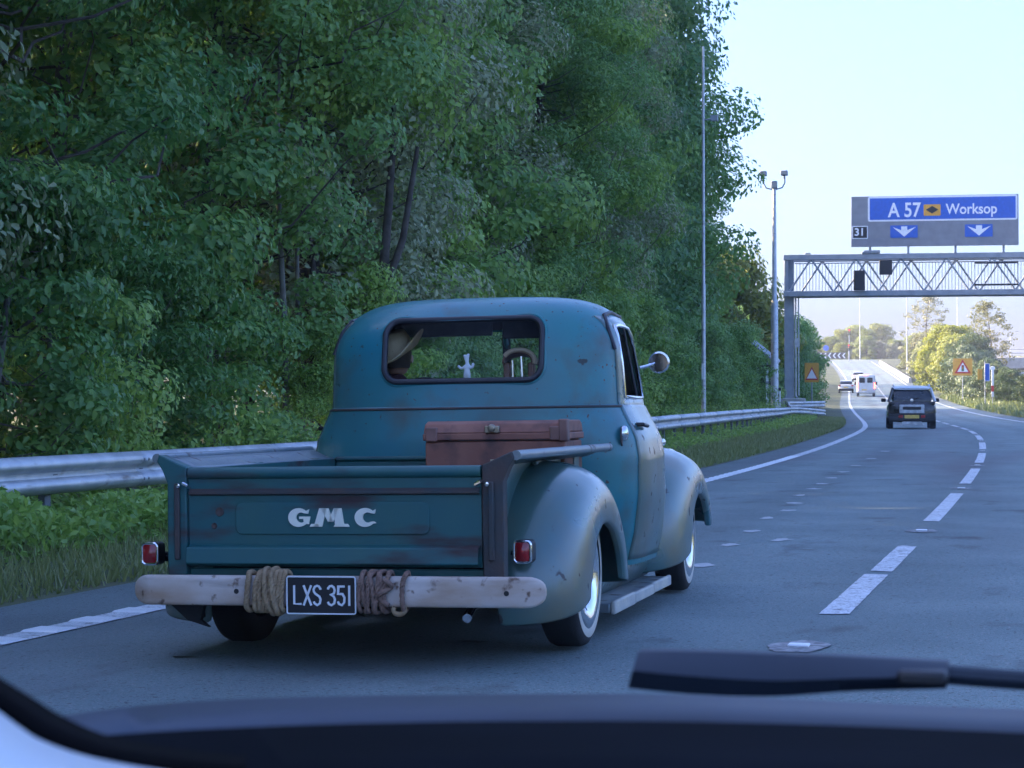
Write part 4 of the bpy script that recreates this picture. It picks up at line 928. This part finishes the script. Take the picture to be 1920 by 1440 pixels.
lo = thing('lorry', 'blue lorry with pale frame cut off at the picture edge', 'lorry', (-2.5, 207, .3), (0, 0, R(2)))
O('box_body', MB().box(-1.1, 1.4, 0, 8, 1.0, 4.6), M('lorry_blue', (.03,.07,.2), .5), lo, bevel=.05)
O('rear_frame', MB().box(-1.2,-1.05,-.1,.1,.9,4.7).box(1.35,1.5,-.1,.1,.9,4.7).box(-1.2,1.5,-.1,.1,4.55,4.75), C_WHITE, lo, bevel=.02)
O('chassis', MB().box(-1.0,1.3,.1,9.8,.6,1.0), LOWER, lo); O('cab', MB().box(-1.1,1.4,8.2,10,.7,3.4), C_WHITE, lo, bevel=.15)
cwheels(lo, 1.35, (1.5, 2.7, 9.2), .5, .3)

# ------------------------------------------------------------------ vegetation
def tri_mesh(name, V, T_):
    me = bpy.data.meshes.new(name); n = len(V); m = len(T_)
    me.vertices.add(n); me.vertices.foreach_set('co', np.ascontiguousarray(V, dtype=np.float32).ravel())
    me.loops.add(m*3); me.loops.foreach_set('vertex_index', np.ascontiguousarray(T_, dtype=np.int32).ravel())
    me.polygons.add(m); me.polygons.foreach_set('loop_start', np.arange(0, m*3, 3, dtype=np.int32)); me.update(calc_edges=True); me.validate(); return me
def leaves(rg, pos, nrm, size, aspect=.62, fine=False):
    """folded leaves at pos facing nrm: rhombic, or six-cornered and pointed when fine"""
    n = len(pos); nrm = nrm/(np.linalg.norm(nrm, axis=1, keepdims=True)+1e-9)
    t = rg.normal(size=(n,3)); t[:,2] -= .5; t -= nrm*(t*nrm).sum(1, keepdims=True); t /= (np.linalg.norm(t, axis=1, keepdims=True)+1e-9)
    b = np.cross(nrm, t); L = (size*rg.uniform(.5, 1.45, n))[:,None]; W = L*aspect*rg.uniform(.75,1.2,(n,1)); i = np.arange(n)[:,None]
    if fine:
        c = rg.uniform(.02, .22, (n,1))
        V = np.stack([pos-t*L*.5, pos-t*L*.2+b*W*.46+nrm*L*.08, pos+t*L*.18+b*W*.36+nrm*L*.05, pos+t*L*.55-nrm*L*c, pos+t*L*.18-b*W*.36+nrm*L*.05, pos-t*L*.2-b*W*.46+nrm*L*.08], 1).reshape(-1,3)
        return V, np.concatenate([i*6+[[0,1,2]], i*6+[[0,2,3]], i*6+[[0,3,4]], i*6+[[0,4,5]]], 1).reshape(-1,3)
    V = np.stack([pos-t*L*.5, pos+b*W*.5+nrm*L*.10+t*L*rg.uniform(-.1,.1,(n,1)), pos+t*L*.5-nrm*L*.08, pos-b*W*.5+nrm*L*.10], 1).reshape(-1,3)
    return V, np.concatenate([i*4+[[0,1,2]], i*4+[[0,2,3]]], 1).reshape(-1,3)
def clump_leaves(rg, C, Rd, n, size, up=.35, shell=.5):
    p = Rd[:,0]*Rd[:,1]; p = p**.9; idx = rg.choice(len(C), n, p=p/p.sum())
    d = rg.normal(size=(n,3)); d /= np.linalg.norm(d, axis=1, keepdims=True)
    r = rg.uniform(0, 1, n)**.33; pos = C[idx]+d*r[:,None]*Rd[idx]
    nrm = d*.9+rg.normal(size=(n,3))*.4; nrm[:,2] += .5; nrm[:,0] += .6; return pos, nrm
def make_tree(name, seed, H, base, rad, ncl, cr, n, size, lean=0.0, trunk_r=.16, hmax=1.0, shape='tall'):
    rg = np.random.default_rng(seed); C = []; Rd = []; br_ = []
    ang = rg.uniform(0, 6.28)
    top = H*.93
    def axis(z): return np.array([lean*z*.10+.25*math.sin(z*.5+seed), .3*math.sin(z*.37+seed*2), z])
    for k in range(ncl):
        q = (k+.5)/ncl; z = base+(H-base)*q; ang += 2.4+rg.uniform(-.5,.5)
        if shape == 'tall': pr = rad*(math.sin(math.pi*min(1, .22+.78*q))**.55)*(1.0 if q < .85 else (1-q)/.15*.8+.2)
        else: pr = rad*math.sqrt(max(.05, 1-(q*.95)**2))
        rr = pr*rg.uniform(.35, 1.0); c = axis(min(z, top))+np.array([math.cos(ang)*rr, math.sin(ang)*rr, rg.uniform(-.4,.4)])
        c[2] = max(c[2], .5); s = cr*rg.uniform(.65, 1.3); C.append(c); Rd.append(np.array([s*1.15, s*1.15, s*rg.uniform(.55,.85)])); br_.append((max(.3, z-rr*.45), c))
    C = np.array(C); Rd = np.array(Rd)
    pos, nrm = clump_leaves(rg, C, Rd, n, size); V, T_ = leaves(rg, pos, nrm, size, fine=size < .16)
    crown = tri_mesh(name+'_crown', V, T_)
    mb = MB(); zs = np.linspace(-.4, top, 12); mb.tube([axis(z) for z in zs], [trunk_r*(1-.85*max(0,z)/H)+.015 for z in zs], 9)
    for z0, c in br_:
        a = axis(min(z0, top*.97)); dd = np.linalg.norm(c-a); r0 = max(.012, trunk_r*.22*(1-z0/H)+.008)
        pp = [a+(c-a)*u+np.array([rg.normal()*.07*dd, rg.normal()*.07*dd, -.16*dd*math.sin(u*math.pi)+rg.normal()*.04*dd])*(0 < u < 1) for u in (0, .2, .4, .6, .8, 1)]
        mb.tube(pp, [r0, r0*.8, r0*.62, r0*.5, r0*.35, r0*.2], 5, caps=False)
    tr = mesh_of(name+'_trunk', mb, 60); return tr, crown
def with_mat(me, m):
    me.materials.clear(); me.materials.append(m); return me
def variant(spec, bark, lm):
    t, c = make_tree(**spec); with_mat(t, bark); with_mat(c, lm); return t, c
TV = {
 'near_a': variant(dict(name='broadleaf_a', seed=3, H=13, base=1.0, rad=3.1, ncl=90, cr=.68, n=44000, size=.125, trunk_r=.13), BARK, LEAF_A),
 'near_b': variant(dict(name='broadleaf_b', seed=8, H=14, base=2.0, rad=3.3, ncl=92, cr=.66, n=52000, size=.088, lean=.6, trunk_r=.15), BARK, LEAF_C),
 'grey':   variant(dict(name='whitebeam', seed=15, H=15, base=1.6, rad=3.4, ncl=135, cr=.72, n=56000, size=.105, trunk_r=.16), BARK, LEAF_B),
 'tall_a': variant(dict(name='tall_ash', seed=21, H=18, base=2.0, rad=3.8, ncl=110, cr=1.15, n=44000, size=.20, trunk_r=.2), BARK, LEAF_C),
 'tall_b': variant(dict(name='tall_maple', seed=27, H=17, base=2.5, rad=3.6, ncl=100, cr=1.15, n=40000, size=.20, lean=.5, trunk_r=.2), BARK, LEAF_A),
 'shrub':  variant(dict(name='hazel', seed=33, H=4.4, base=.3, rad=1.9, ncl=42, cr=.55, n=15000, size=.105, trunk_r=.05, shape='round'), BARK_P, LEAF_A),
 'shrub_d':variant(dict(name='elder', seed=37, H=3.6, base=.2, rad=1.7, ncl=36, cr=.50, n=13000, size=.095, trunk_r=.05, shape='round'), BARK_P, LEAF_C),
 'shrub_g':variant(dict(name='shade_bush', seed=39, H=3.6, base=.2, rad=1.9, ncl=40, cr=.5, n=9000, size=.14, trunk_r=.05, shape='round'), BARK_P, LEAF_S),
 'bush_y': variant(dict(name='sallow', seed=41, H=7.5, base=.4, rad=4.0, ncl=60, cr=1.0, n=15000, size=.30, trunk_r=.14, shape='round'), BARK, LEAF_Y),
 'bush_w': variant(dict(name='hawthorn', seed=44, H=5.5, base=.3, rad=3.4, ncl=48, cr=.9, n=12000, size=.30, trunk_r=.12, shape='round'), BARK, LEAF_BL),
 'far':    variant(dict(name='far_tree', seed=47, H=11, base=.8, rad=4.6, ncl=60, cr=1.4, n=12000, size=.45, trunk_r=.2, shape='round'), BARK, LEAF_Y),
 'sparse': variant(dict(name='airy_tree', seed=52, H=11, base=3.0, rad=3.0, ncl=90, cr=.55, n=3000, size=.26, trunk_r=.12), BARK, LEAF_BL),
}
def plant(name, kind, p, rot, sc, label, cat, group=None, scz=None):
    t = thing(name, label, cat, p, (0, 0, rot), group); t.scale = (sc, sc, scz or sc)
    tm, cm = TV[kind]; O('trunk', tm, None, t); O('crown', cm, None, t); return t
rd = random.Random(5)
ORD = ['first','second','third','fourth','fifth','sixth','seventh','eighth','ninth','tenth','eleventh','twelfth','thirteenth','fourteenth','fifteenth','sixteenth','seventeenth','eighteenth','nineteenth','twentieth']
def ordn(k): return ORD[k] if k < 20 else ('twenty-'+ORD[k-20] if k < 29 else ('thirty-'+ORD[k-30] if 29 < k < 39 else ('thirtieth' if k == 29 else 'thirty-tenth')))
GW = 'trees of the dense roadside wood'
kinds = ['near_a','grey','near_b','near_a','near_b','grey','near_a']
s = -12; i = 0; front = []; hedge = []
while s < 150:
    far = s > 58
    kd = rd.choice(['tall_a','tall_b','grey','tall_a']) if far else kinds[i % len(kinds)]
    hgt = float(np.interp(s, [0, 80, 92, 106, 130, 150], [1.0, 1.06, .85, .66, .60, .42]))
    o = -6.4 - rd.uniform(0, 1.4) - (3.2 if far else 0) - float(np.interp(s, [92, 110], [0, 0.4]))
    lab = {'near_a':'fresh green front-row woodland tree','near_b':'dark green front-row woodland tree','grey':'grey green front-row woodland tree',
           'tall_a':'tall dark front-row woodland tree','tall_b':'tall fresh green front-row woodland tree'}[kd]
    front.append((s, plant('woodland_tree', kd, gp(s, o), rd.uniform(-.8, .6), hgt*rd.uniform(.92, 1.08), lab, 'tree', GW), lab))
    s += rd.uniform(2.9, 3.9) if not far else rd.uniform(3.6, 4.8); i += 1
for row, (o0, st_, s0, s1) in enumerate(((-10.5, 4.6, -14, 160), (-15.5, 5.6, -18, 165))):
    s = s0
    while s < s1:
        hgt = float(np.interp(s, [0, 80, 100, 120, 165], [1.0, 1.0, .85, .70, .45])); kd = rd.choice(['tall_a','tall_b','near_b','grey'])
        plant('woodland_tree', kd, gp(s, o0-.8-rd.uniform(-1, 1)), rd.uniform(0, 6.28), hgt*rd.uniform(.95, 1.15), 'leafy tree deeper inside the roadside wood behind the front row', 'tree', GW); s += st_*rd.uniform(.8, 1.2)
def number_off(L, what, at=56.6):
    a = sorted([x for x in L if x[0] < at], key=lambda x: -x[0]); b = sorted([x for x in L if x[0] >= at], key=lambda x: x[0])
    for k, (s_, t, lab) in enumerate(a): t['label'] = '%s, %s %s from the thin mast toward the truck' % (lab, ordn(k), what)
    for k, (s_, t, lab) in enumerate(b): t['label'] = '%s, %s %s from the thin mast toward the gantry' % (lab, ordn(k), what)
number_off(front, 'tree')
# the tall tree whose crown reaches over the sky at the wood's edge
plant('woodland_tree', 'tall_a', gp(79, -8.9), 1.0, 1.10, 'tallest woodland tree overhanging the thin mast against the sky', 'tree', GW)
plant('woodland_tree', 'bush_y', gp(121, -9.0), .4, 1.30, 'sunlit yellow green tree top at the far end of the wood', 'tree', GW)
# bare slender trunks standing in front of the dark interior
def pole_tree(label, s, o, h, r, wob, fork=False):
    t = thing('sapling', label, 'tree', gp(s, o), group=None); rr = random.Random(int(s*10)); zs = np.linspace(-.3, h, 12)
    P_ = [(wob*math.sin(z*.55+s)+.05*z*wob*4, .1*math.sin(z+s), z) for z in zs]
    mb = MB().tube(P_, [r*(1-.6*max(0,z)/h) for z in zs], 9)
    if fork: mb.tube([(P_[5][0],P_[5][1],P_[5][2]), (P_[5][0]+.35,0,P_[5][2]+1.0), (P_[5][0]+.55,.1,P_[5][2]+2.4)], [r*.6,r*.5,r*.3], 7)
    O('trunk', mb, BARK_P if not fork else BARK, t, smooth=60)
    rg = np.random.default_rng(int(s*7)); C_ = np.array([[P_[-1][0]+rg.uniform(-.8,.8), rg.uniform(-.8,.8), h+rg.uniform(-.3,1.2)] for _ in range(9)]); Rd_ = np.full((9,3), .7)
    pos, nrm = clump_leaves(rg, C_, Rd_, 3000, .12); V_, T2 = leaves(rg, pos, nrm, .12); O('crown', with_mat(tri_mesh('sapling_crown', V_, T2), LEAF_A), None, t)
pole_tree('slender pale trunk leaning inside the dark gap of the wood', 26.2, -5.6, 6.2, .055, .10)
pole_tree('thin crooked pale stem beside the leaning trunk in the wood', 27.4, -5.7, 5.6, .045, .08)
pole_tree('dark forked trunk rising behind the truck cab', 28.9, -4.9, 5.6, .11, .10, True)
# shrubs along the front of the wood
s = -8; j = 0
while s < 112:
    kd = 'shrub' if rd.random() < .6 else 'shrub_d'; o = -4.9 - rd.uniform(0, .9) - (.5 if s > 80 else 0); sc = rd.uniform(.55, .95)
    if 24.5 < s < 27.8: sc *= .6
    lab = 'bright green hedge shrub behind the guardrail' if kd == 'shrub' else 'dark green hedge shrub behind the guardrail'
    hedge.append((s, plant('roadside_shrub', kd, gp(s, o), rd.uniform(-.8, .6), sc, lab, 'shrub', 'shrubs behind the guardrail'), lab))
    s += rd.uniform(1.7, 2.6)*(1 if s < 50 else 1.5); j += 1
number_off(hedge, 'shrub')
for k, (s_, o_, sc) in enumerate(((112,-6.8,.8),(115.5,-4.9,.42),(126,-4.5,.8),(132,-4.5,1.0),(138,-4.7,1.0),(145,-4.7,.9),(152,-5.0,1.0))):
    plant('roadside_shrub', 'shrub_d', gp(s_, o_), rd.uniform(0, 6.28), sc*1.75, 'dark bank shrub beside the gantry leg, %s up the ramp' % ordn(k), 'shrub', 'shrubs beyond the gantry leg')
# undergrowth and verge grass: nobody could count them
rg = np.random.default_rng(71)
def scatter(n, s0, s1, o0, o1, h, bias=1.6):
    ss_ = s0+(s1-s0)*rg.uniform(0,1,n)**bias; o_ = rg.uniform(o0, o1, n); P_ = np.array([gp(a, b) for a, b in zip(ss_, o_)]); hh = h*(.35+.65*np.abs(np.sin(ss_*.9+o_*1.3)*np.sin(ss_*.31+1)))
    global UH; UH = np.where(o_ > -3.5, .38, 1.0)
    return P_, hh
Pu, hh = scatter(60000, 5, 105, -5.2, -2.3, 1.0); Pu[:,2] += rg.uniform(0,1,len(Pu))*hh*UH
_ox = np.array([p[0] for p in Pu]); Pn, hn_ = scatter(26000, 7, 26, -3.4, -1.9, .55, 1.0); Pn[:,2] += rg.uniform(0,1,len(Pn))*hn_; Pu = np.concatenate([Pu, Pn])
nm = rg.normal(size=Pu.shape)*.6; nm[:,2] += .6; nm[:,0] += .3
V_, T2 = leaves(rg, Pu, nm, .085, .5); tag(O('undergrowth', with_mat(tri_mesh('undergrowth', V_, T2), LEAF_A), None), 'tangled green undergrowth beneath and behind the guardrail', 'undergrowth', kind='stuff')
def blades(n, s0, s1, o0, o1, h, w, bias):
    P_, _ = scatter(n, s0, s1, o0, o1, 1, bias); a = rg.uniform(0, 6.28, n); hh_ = h*rg.uniform(.4, 1.2, n); ln = rg.normal(size=(n,2))*.35
    k = (w*(1+P_[:,1]/25))[:,None]; d = np.stack([np.cos(a), np.sin(a), np.zeros(n)], 1)*k
    V = np.stack([P_-d, P_+d, P_+np.stack([ln[:,0]*hh_, ln[:,1]*hh_, hh_], 1)], 1).reshape(-1,3); return V, np.arange(3*n).reshape(-1,3)
V_, T2 = blades(90000, 6, 112, -4.4, -.92, .14, .006, 1.5)
tag(O('verge_grass', with_mat(tri_mesh('verge_grass', V_, T2), GRASSM), None), 'short rough grass on the verge beneath the guardrail', 'grass', kind='stuff')
V_, T2 = blades(16000, 60, 210, 9.2, 15, .45, .012, 1.0)
tag(O('rough_grass', with_mat(tri_mesh('rough_grass', V_, T2), GRASSM), None), 'rough grass at the foot of the far dark bushes', 'grass', kind='stuff')
# bushes and trees on the far side of the ramp and round the junction
FB = 'bushes beyond the right edge line'
for k, (s_, o_, kd, sc) in enumerate(((150,12.6,'shrub_g',.7),(160,12.0,'shrub_g',.75),(168,12.4,'shrub_g',.8),(178,12.0,'shrub_g',1.0),(188,12.0,'shrub_g',1.15),(197,12.0,'shrub_g',1.35),(206,11.6,'shrub_g',1.6),(213,12.6,'shrub_g',1.7),(158,16,'shrub_g',.7),(172,16,'shrub_g',.6))):
    plant('dark_bush', kd, gp(s_, o_), rd.uniform(0, 6.28), sc, 'low dark bush in shade along the far verge, %s of its row' % ordn(k), 'bush', FB)
for k, (s_, o_, kd, sc) in enumerate(((220,12.8,'bush_y',.62),(230,12.4,'bush_y',.85),(241,11.9,'bush_y',1.02),(250,12.4,'bush_y',1.0),(256,14.5,'bush_w',1.0),(266,13.6,'bush_w',1.05),(278,13.2,'bush_w',1.0),(292,12.8,'bush_w',1.0),(307,12.4,'bush_w',1.0),(324,12.5,'bush_y',.6),(345,13,'bush_w',.9),(365,13.5,'bush_y',.6))):
    plant('sunlit_bush', kd, gp(s_, o_), rd.uniform(0, 6.28), sc, ('large sunlit yellow green bush beside the far ramp, %s of its row' if kd == 'bush_y' else 'pale blossoming bush along the far ramp wall, %s of its row') % ordn(k), 'bush', FB)
plant('airy_tree', 'sparse', gp(330, 13.5), 0, 1.2, 'thin leafed tree sticking up behind the blossoming bushes', 'tree')
plant('airy_tree', 'sparse', gp(245, 16.5), 2, 1.0, 'sparse top shoots of a tree above the yellow bush', 'tree')
FT = 'trees round the far junction'
for k in range(38):
    s_ = 442+rd.uniform(0, 40); o_ = -42+k*2.9+rd.uniform(-1, 1)
    plant('far_tree', rd.choice(['far','far','bush_y','far']), gp(s_, o_), rd.uniform(0, 6.28), rd.uniform(.62, .92), 'sunlit yellow green tree behind the far roundabout, %s from the wood' % ordn(k), 'tree', FT)
for k in range(16):
    plant('far_bush', rd.choice(['bush_w','bush_y']), gp(436+rd.uniform(0,6), 3+k*2.6), rd.uniform(0, 6.28), rd.uniform(.55, .85), 'low pale bush on the far roundabout island, %s from the chevron board' % ordn(k), 'bush', FT)
for k in range(22):
    plant('distant_tree', 'far', gp(560+rd.uniform(0, 120), 30+k*8+rd.uniform(-3,3))+Vector((0,0,1)), rd.uniform(0, 6.28), rd.uniform(.9, 1.3), 'distant skyline tree beyond the bridge, %s along the row' % ordn(k), 'tree', 'distant skyline trees')
for k in range(16):  # row out of view, added to give the truck paint gold reflections
    plant('reflection_tree', 'far', (62+rd.uniform(0, 16), -40+k*14+rd.uniform(-4,4), 0), rd.uniform(0, 6.28), rd.uniform(.9, 1.3), 'unseen tree added for warm reflections in the truck paint, %s along the row' % ordn(k), 'tree', 'unseen trees added for reflections')
for k in range(14):
    plant('ramp_tree', 'tall_b', gp(172+k*8, -12-rd.uniform(0,4)), rd.uniform(0, 6.28), .55+rd.uniform(0,.15), 'small tree on the bank of the upper ramp, %s beyond the wood' % ordn(k), 'tree', 'trees along the inner side of the ramp')

# ------------------------------------------------------------------ the car the photograph was taken from
CAR = thing('observer_car', 'dark dashboard, scuttle and pale pillar trim of the car the view is from', 'car interior', (0, 0, 0))
DASH = M('dashboard_plastic', (.005,.007,.011), 1.0, spec=.04); SCUT = M('scuttle_plastic', (.022,.034,.058), .55, spec=.35); PALE = M('pale_trim', (.62,.67,.70), .6, var=.06); FRIT = M('windscreen_band', (.004,.004,.005), .95, spec=.05); WIPM = M('wiper_rubber', (.018,.026,.040), .5, spec=.4)
def curve_pts(L, n=30):
    L = [Vector(p) for p in L]; out = []
    for k in range(n+1):
        t = k/n*(len(L)-1); i = min(int(t), len(L)-2); u = t-i
        p0, p1, p2, p3 = L[max(i-1,0)], L[i], L[i+1], L[min(i+2,len(L)-1)]
        out.append(.5*((2*p1)+(p2-p0)*u+(2*p0-5*p1+4*p2-p3)*u*u+(3*p1-p0-3*p2+p3)*u*u*u))
    return out
SC_FAR = [(-0.4279, 0.6114, 0.9791), (-0.4165, 0.6974, 0.9746), (-0.4053, 0.7626, 0.9717), (-0.3879, 0.8295, 0.9685), (-0.3325, 0.8859, 0.9662), (-0.1942, 0.9336, 0.966), (-0.1159, 0.9548, 0.9632), (-0.0131, 0.9722, 0.9601), (0.145, 0.9734, 0.9613), (0.3348, 0.921, 0.966)]
SC_NEAR = [(-0.3791, 0.5417, 0.9763), (-0.3632, 0.6082, 0.9771), (-0.3523, 0.6629, 0.9739), (-0.3362, 0.7192, 0.9673), (-0.2866, 0.7637, 0.9644), (-0.1677, 0.8061, 0.9638), (-0.1001, 0.8244, 0.9616), (-0.0113, 0.838, 0.96), (0.1256, 0.8439, 0.9611), (0.2929, 0.8061, 0.9641)]
DA_FAR = [(-0.3397, 0.5108, 0.9874), (-0.3151, 0.5587, 0.9954), (-0.3044, 0.6031, 0.993), (-0.2837, 0.6501, 0.9891), (-0.2362, 0.6837, 0.9879), (-0.162, 0.7037, 0.9887), (-0.0879, 0.7237, 0.9875), (-0.0099, 0.7344, 0.986), (0.1095, 0.7356, 0.9861), (0.2511, 0.6908, 0.9915)]
DA_N1 = [(-0.2929, 0.4405, 0.9896), (-0.2745, 0.4868, 0.9952), (-0.2629, 0.521, 0.9939), (-0.2432, 0.5575, 0.9915), (-0.2034, 0.5889, 0.9904), (-0.1396, 0.6061, 0.9912), (-0.0757, 0.6234, 0.9896), (-0.0086, 0.6312, 0.9889), (0.0934, 0.6276, 0.9905), (0.2092, 0.5759, 0.9963)]
DA_N2 = [(-0.1993, 0.3, 0.9887), (-0.1832, 0.325, 0.9917), (-0.1754, 0.3479, 0.9908), (-0.1623, 0.3721, 0.9904), (-0.1379, 0.3995, 0.9871), (-0.0947, 0.4111, 0.9882), (-0.0514, 0.4228, 0.9871), (-0.0059, 0.4247, 0.9876), (0.0643, 0.4333, 0.985), (0.1421, 0.3921, 0.9887)]
BAND_IN = [(-0.4333, 0.5355, 1.1121), (-0.3687, 0.5538, 1.0516), (-0.3363, 0.5629, 1.0273), (-0.3201, 0.5674, 1.0163), (-0.3104, 0.5701, 1.0101), (-0.3015, 0.5726, 1.0044), (-0.2878, 0.5764, 0.9982), (-0.2667, 0.5822, 0.994), (-0.2456, 0.5879, 0.9915)]
BAND_OUT = [(-0.4205, 0.508, 1.1019), (-0.3573, 0.5259, 1.0459), (-0.3203, 0.5362, 1.0235), (-0.3049, 0.5405, 1.0125), (-0.298, 0.5424, 1.0072), (-0.2908, 0.5445, 1.0026), (-0.2767, 0.5483, 0.9978), (-0.2554, 0.5541, 0.9938), (-0.2339, 0.56, 0.9915)]
TRIM1 = [(-0.3854, 0.4555, 1.0931), (-0.3328, 0.4704, 1.0427), (-0.2995, 0.4797, 1.0197), (-0.2828, 0.4844, 1.0096), (-0.2745, 0.4867, 1.0038), (-0.2676, 0.4886, 0.9995), (-0.2537, 0.4924, 0.9952), (-0.2328, 0.4981, 0.9923), (-0.2106, 0.5041, 0.9909)]
TRIM2 = [(-0.3431, 0.3429, 1.0745), (-0.3, 0.3551, 1.0297), (-0.2676, 0.3642, 1.0073), (-0.246, 0.3702, 0.9961), (-0.2353, 0.3732, 0.9905), (-0.2245, 0.3762, 0.9849), (-0.2137, 0.3791, 0.9793), (-0.1921, 0.3851, 0.9737), (-0.1639, 0.3926, 0.9737)]
W_TOP = [(-0.1722, 0.8459, 0.9968), (-0.1491, 0.8521, 0.9966), (-0.1159, 0.8611, 0.9954), (-0.0827, 0.87, 0.9941), (-0.0433, 0.8807, 0.992)]
W_MID = [(-0.1724, 0.8355, 0.9900), (-0.1475, 0.8423, 0.9876), (-0.1146, 0.8512, 0.9858), (-0.0818, 0.86, 0.9867), (-0.0428, 0.8705, 0.9876)]
W_BOT = [(-0.1754, 0.84, 0.9818), (-0.1483, 0.8474, 0.9792), (-0.1153, 0.8563, 0.9783), (-0.0823, 0.8652, 0.9805), (-0.044, 0.8755, 0.9815)]
ARM = [(-0.0474, 0.8817, 0.9869), (-0.0119, 0.8893, 0.9844), (0.0714, 0.9015, 0.9803), (0.2003, 0.926, 0.9728)]
CLIP1 = [(-0.1151, 0.8543, 0.9776), (-0.1041, 0.8573, 0.9772)]
CLIP2 = [(-0.0621, 0.8654, 0.9849), (-0.0435, 0.8704, 0.9871)]

def rows_of(*Ls): return [list(r) for r in zip(*[curve_pts(L, 44) for L in Ls])]
def below(L, dz, dy=0): return [(x, y+dy, z-dz) for x, y, z in L]
O('scuttle', MB().grid(rows_of(below(SC_FAR, .05, .12), below(SC_FAR, .006, .012), SC_FAR, SC_NEAR)), SCUT, CAR, smooth=50, solid=.004)
O('bonnet', MB().grid([[(x, 1.1+.9*v, .885-.10*v-.10*v*v-.05*(x/.75)**2) for v in np.linspace(0, 1, 8)] for x in np.linspace(-.72, .72, 14)]), C_WHITE, CAR, smooth=60, solid=.01)
O('dashboard', MB().grid(rows_of(below(DA_FAR, .03, .004), below(DA_FAR, .003, .002), DA_FAR, DA_N1, DA_N2, below(DA_N2, .15, -.02))), DASH, CAR, smooth=60, solid=.004)
# curved corner of the windscreen: black band and pale pillar trim
O('corner_band', MB().grid(rows_of(BAND_OUT, BAND_IN)), FRIT, CAR, smooth=60, solid=.003)
O('pillar_trim', MB().grid(rows_of(below(BAND_OUT, .001, -.003), TRIM1, TRIM2)), PALE, CAR, smooth=60, solid=.004)
wp = thing('windscreen_wiper', 'dark windscreen wiper resting along the bottom of the glass', 'wiper')
O('wiper_blade', MB().grid(rows_of(W_TOP, W_MID, W_BOT, below(W_BOT, 0, .014), below(W_TOP, 0, .012)), cv=True), WIPM, wp, smooth=50)
for q_ in (0, -1): O('blade_end', MB().add([W_TOP[q_], W_MID[q_], W_BOT[q_], below(W_BOT, 0, .014)[q_], below(W_TOP, 0, .012)[q_]], [(0,1,2,3,4)]), WIPM, wp, smooth=0)
O('wiper_arm', MB().tube(curve_pts(ARM, 12), .0042, 8), WIPM, wp)
O('arm_joint', MB().box(-.064,-.043,.863,.880,.9835,.990), BLACK, wp, bevel=.002)

# ------------------------------------------------------------------ windscreen reflections imitated by an added haze
hz = bpy.data.materials.new('haze'); hz.use_nodes = True; hn = hz.node_tree.nodes; hn.remove(hn['Principled BSDF'])
pv = hn.new('ShaderNodeVolumePrincipled'); pv.inputs['Density'].default_value = VEIL; pv.inputs['Density Attribute'].default_value = ''
pv.inputs['Color'].default_value = (.92, .95, 1, 1); pv.inputs['Anisotropy'].default_value = .25
hz.node_tree.links.new(pv.outputs[0], hn['Material Output'].inputs['Volume'])
hz.cycles.homogeneous_volume = True
tag(O('haze', MB().box(-950, 950, -110, 1450, -12, 32), hz, smooth=0), 'added haze in the air over the whole road', 'haze', kind='stuff')
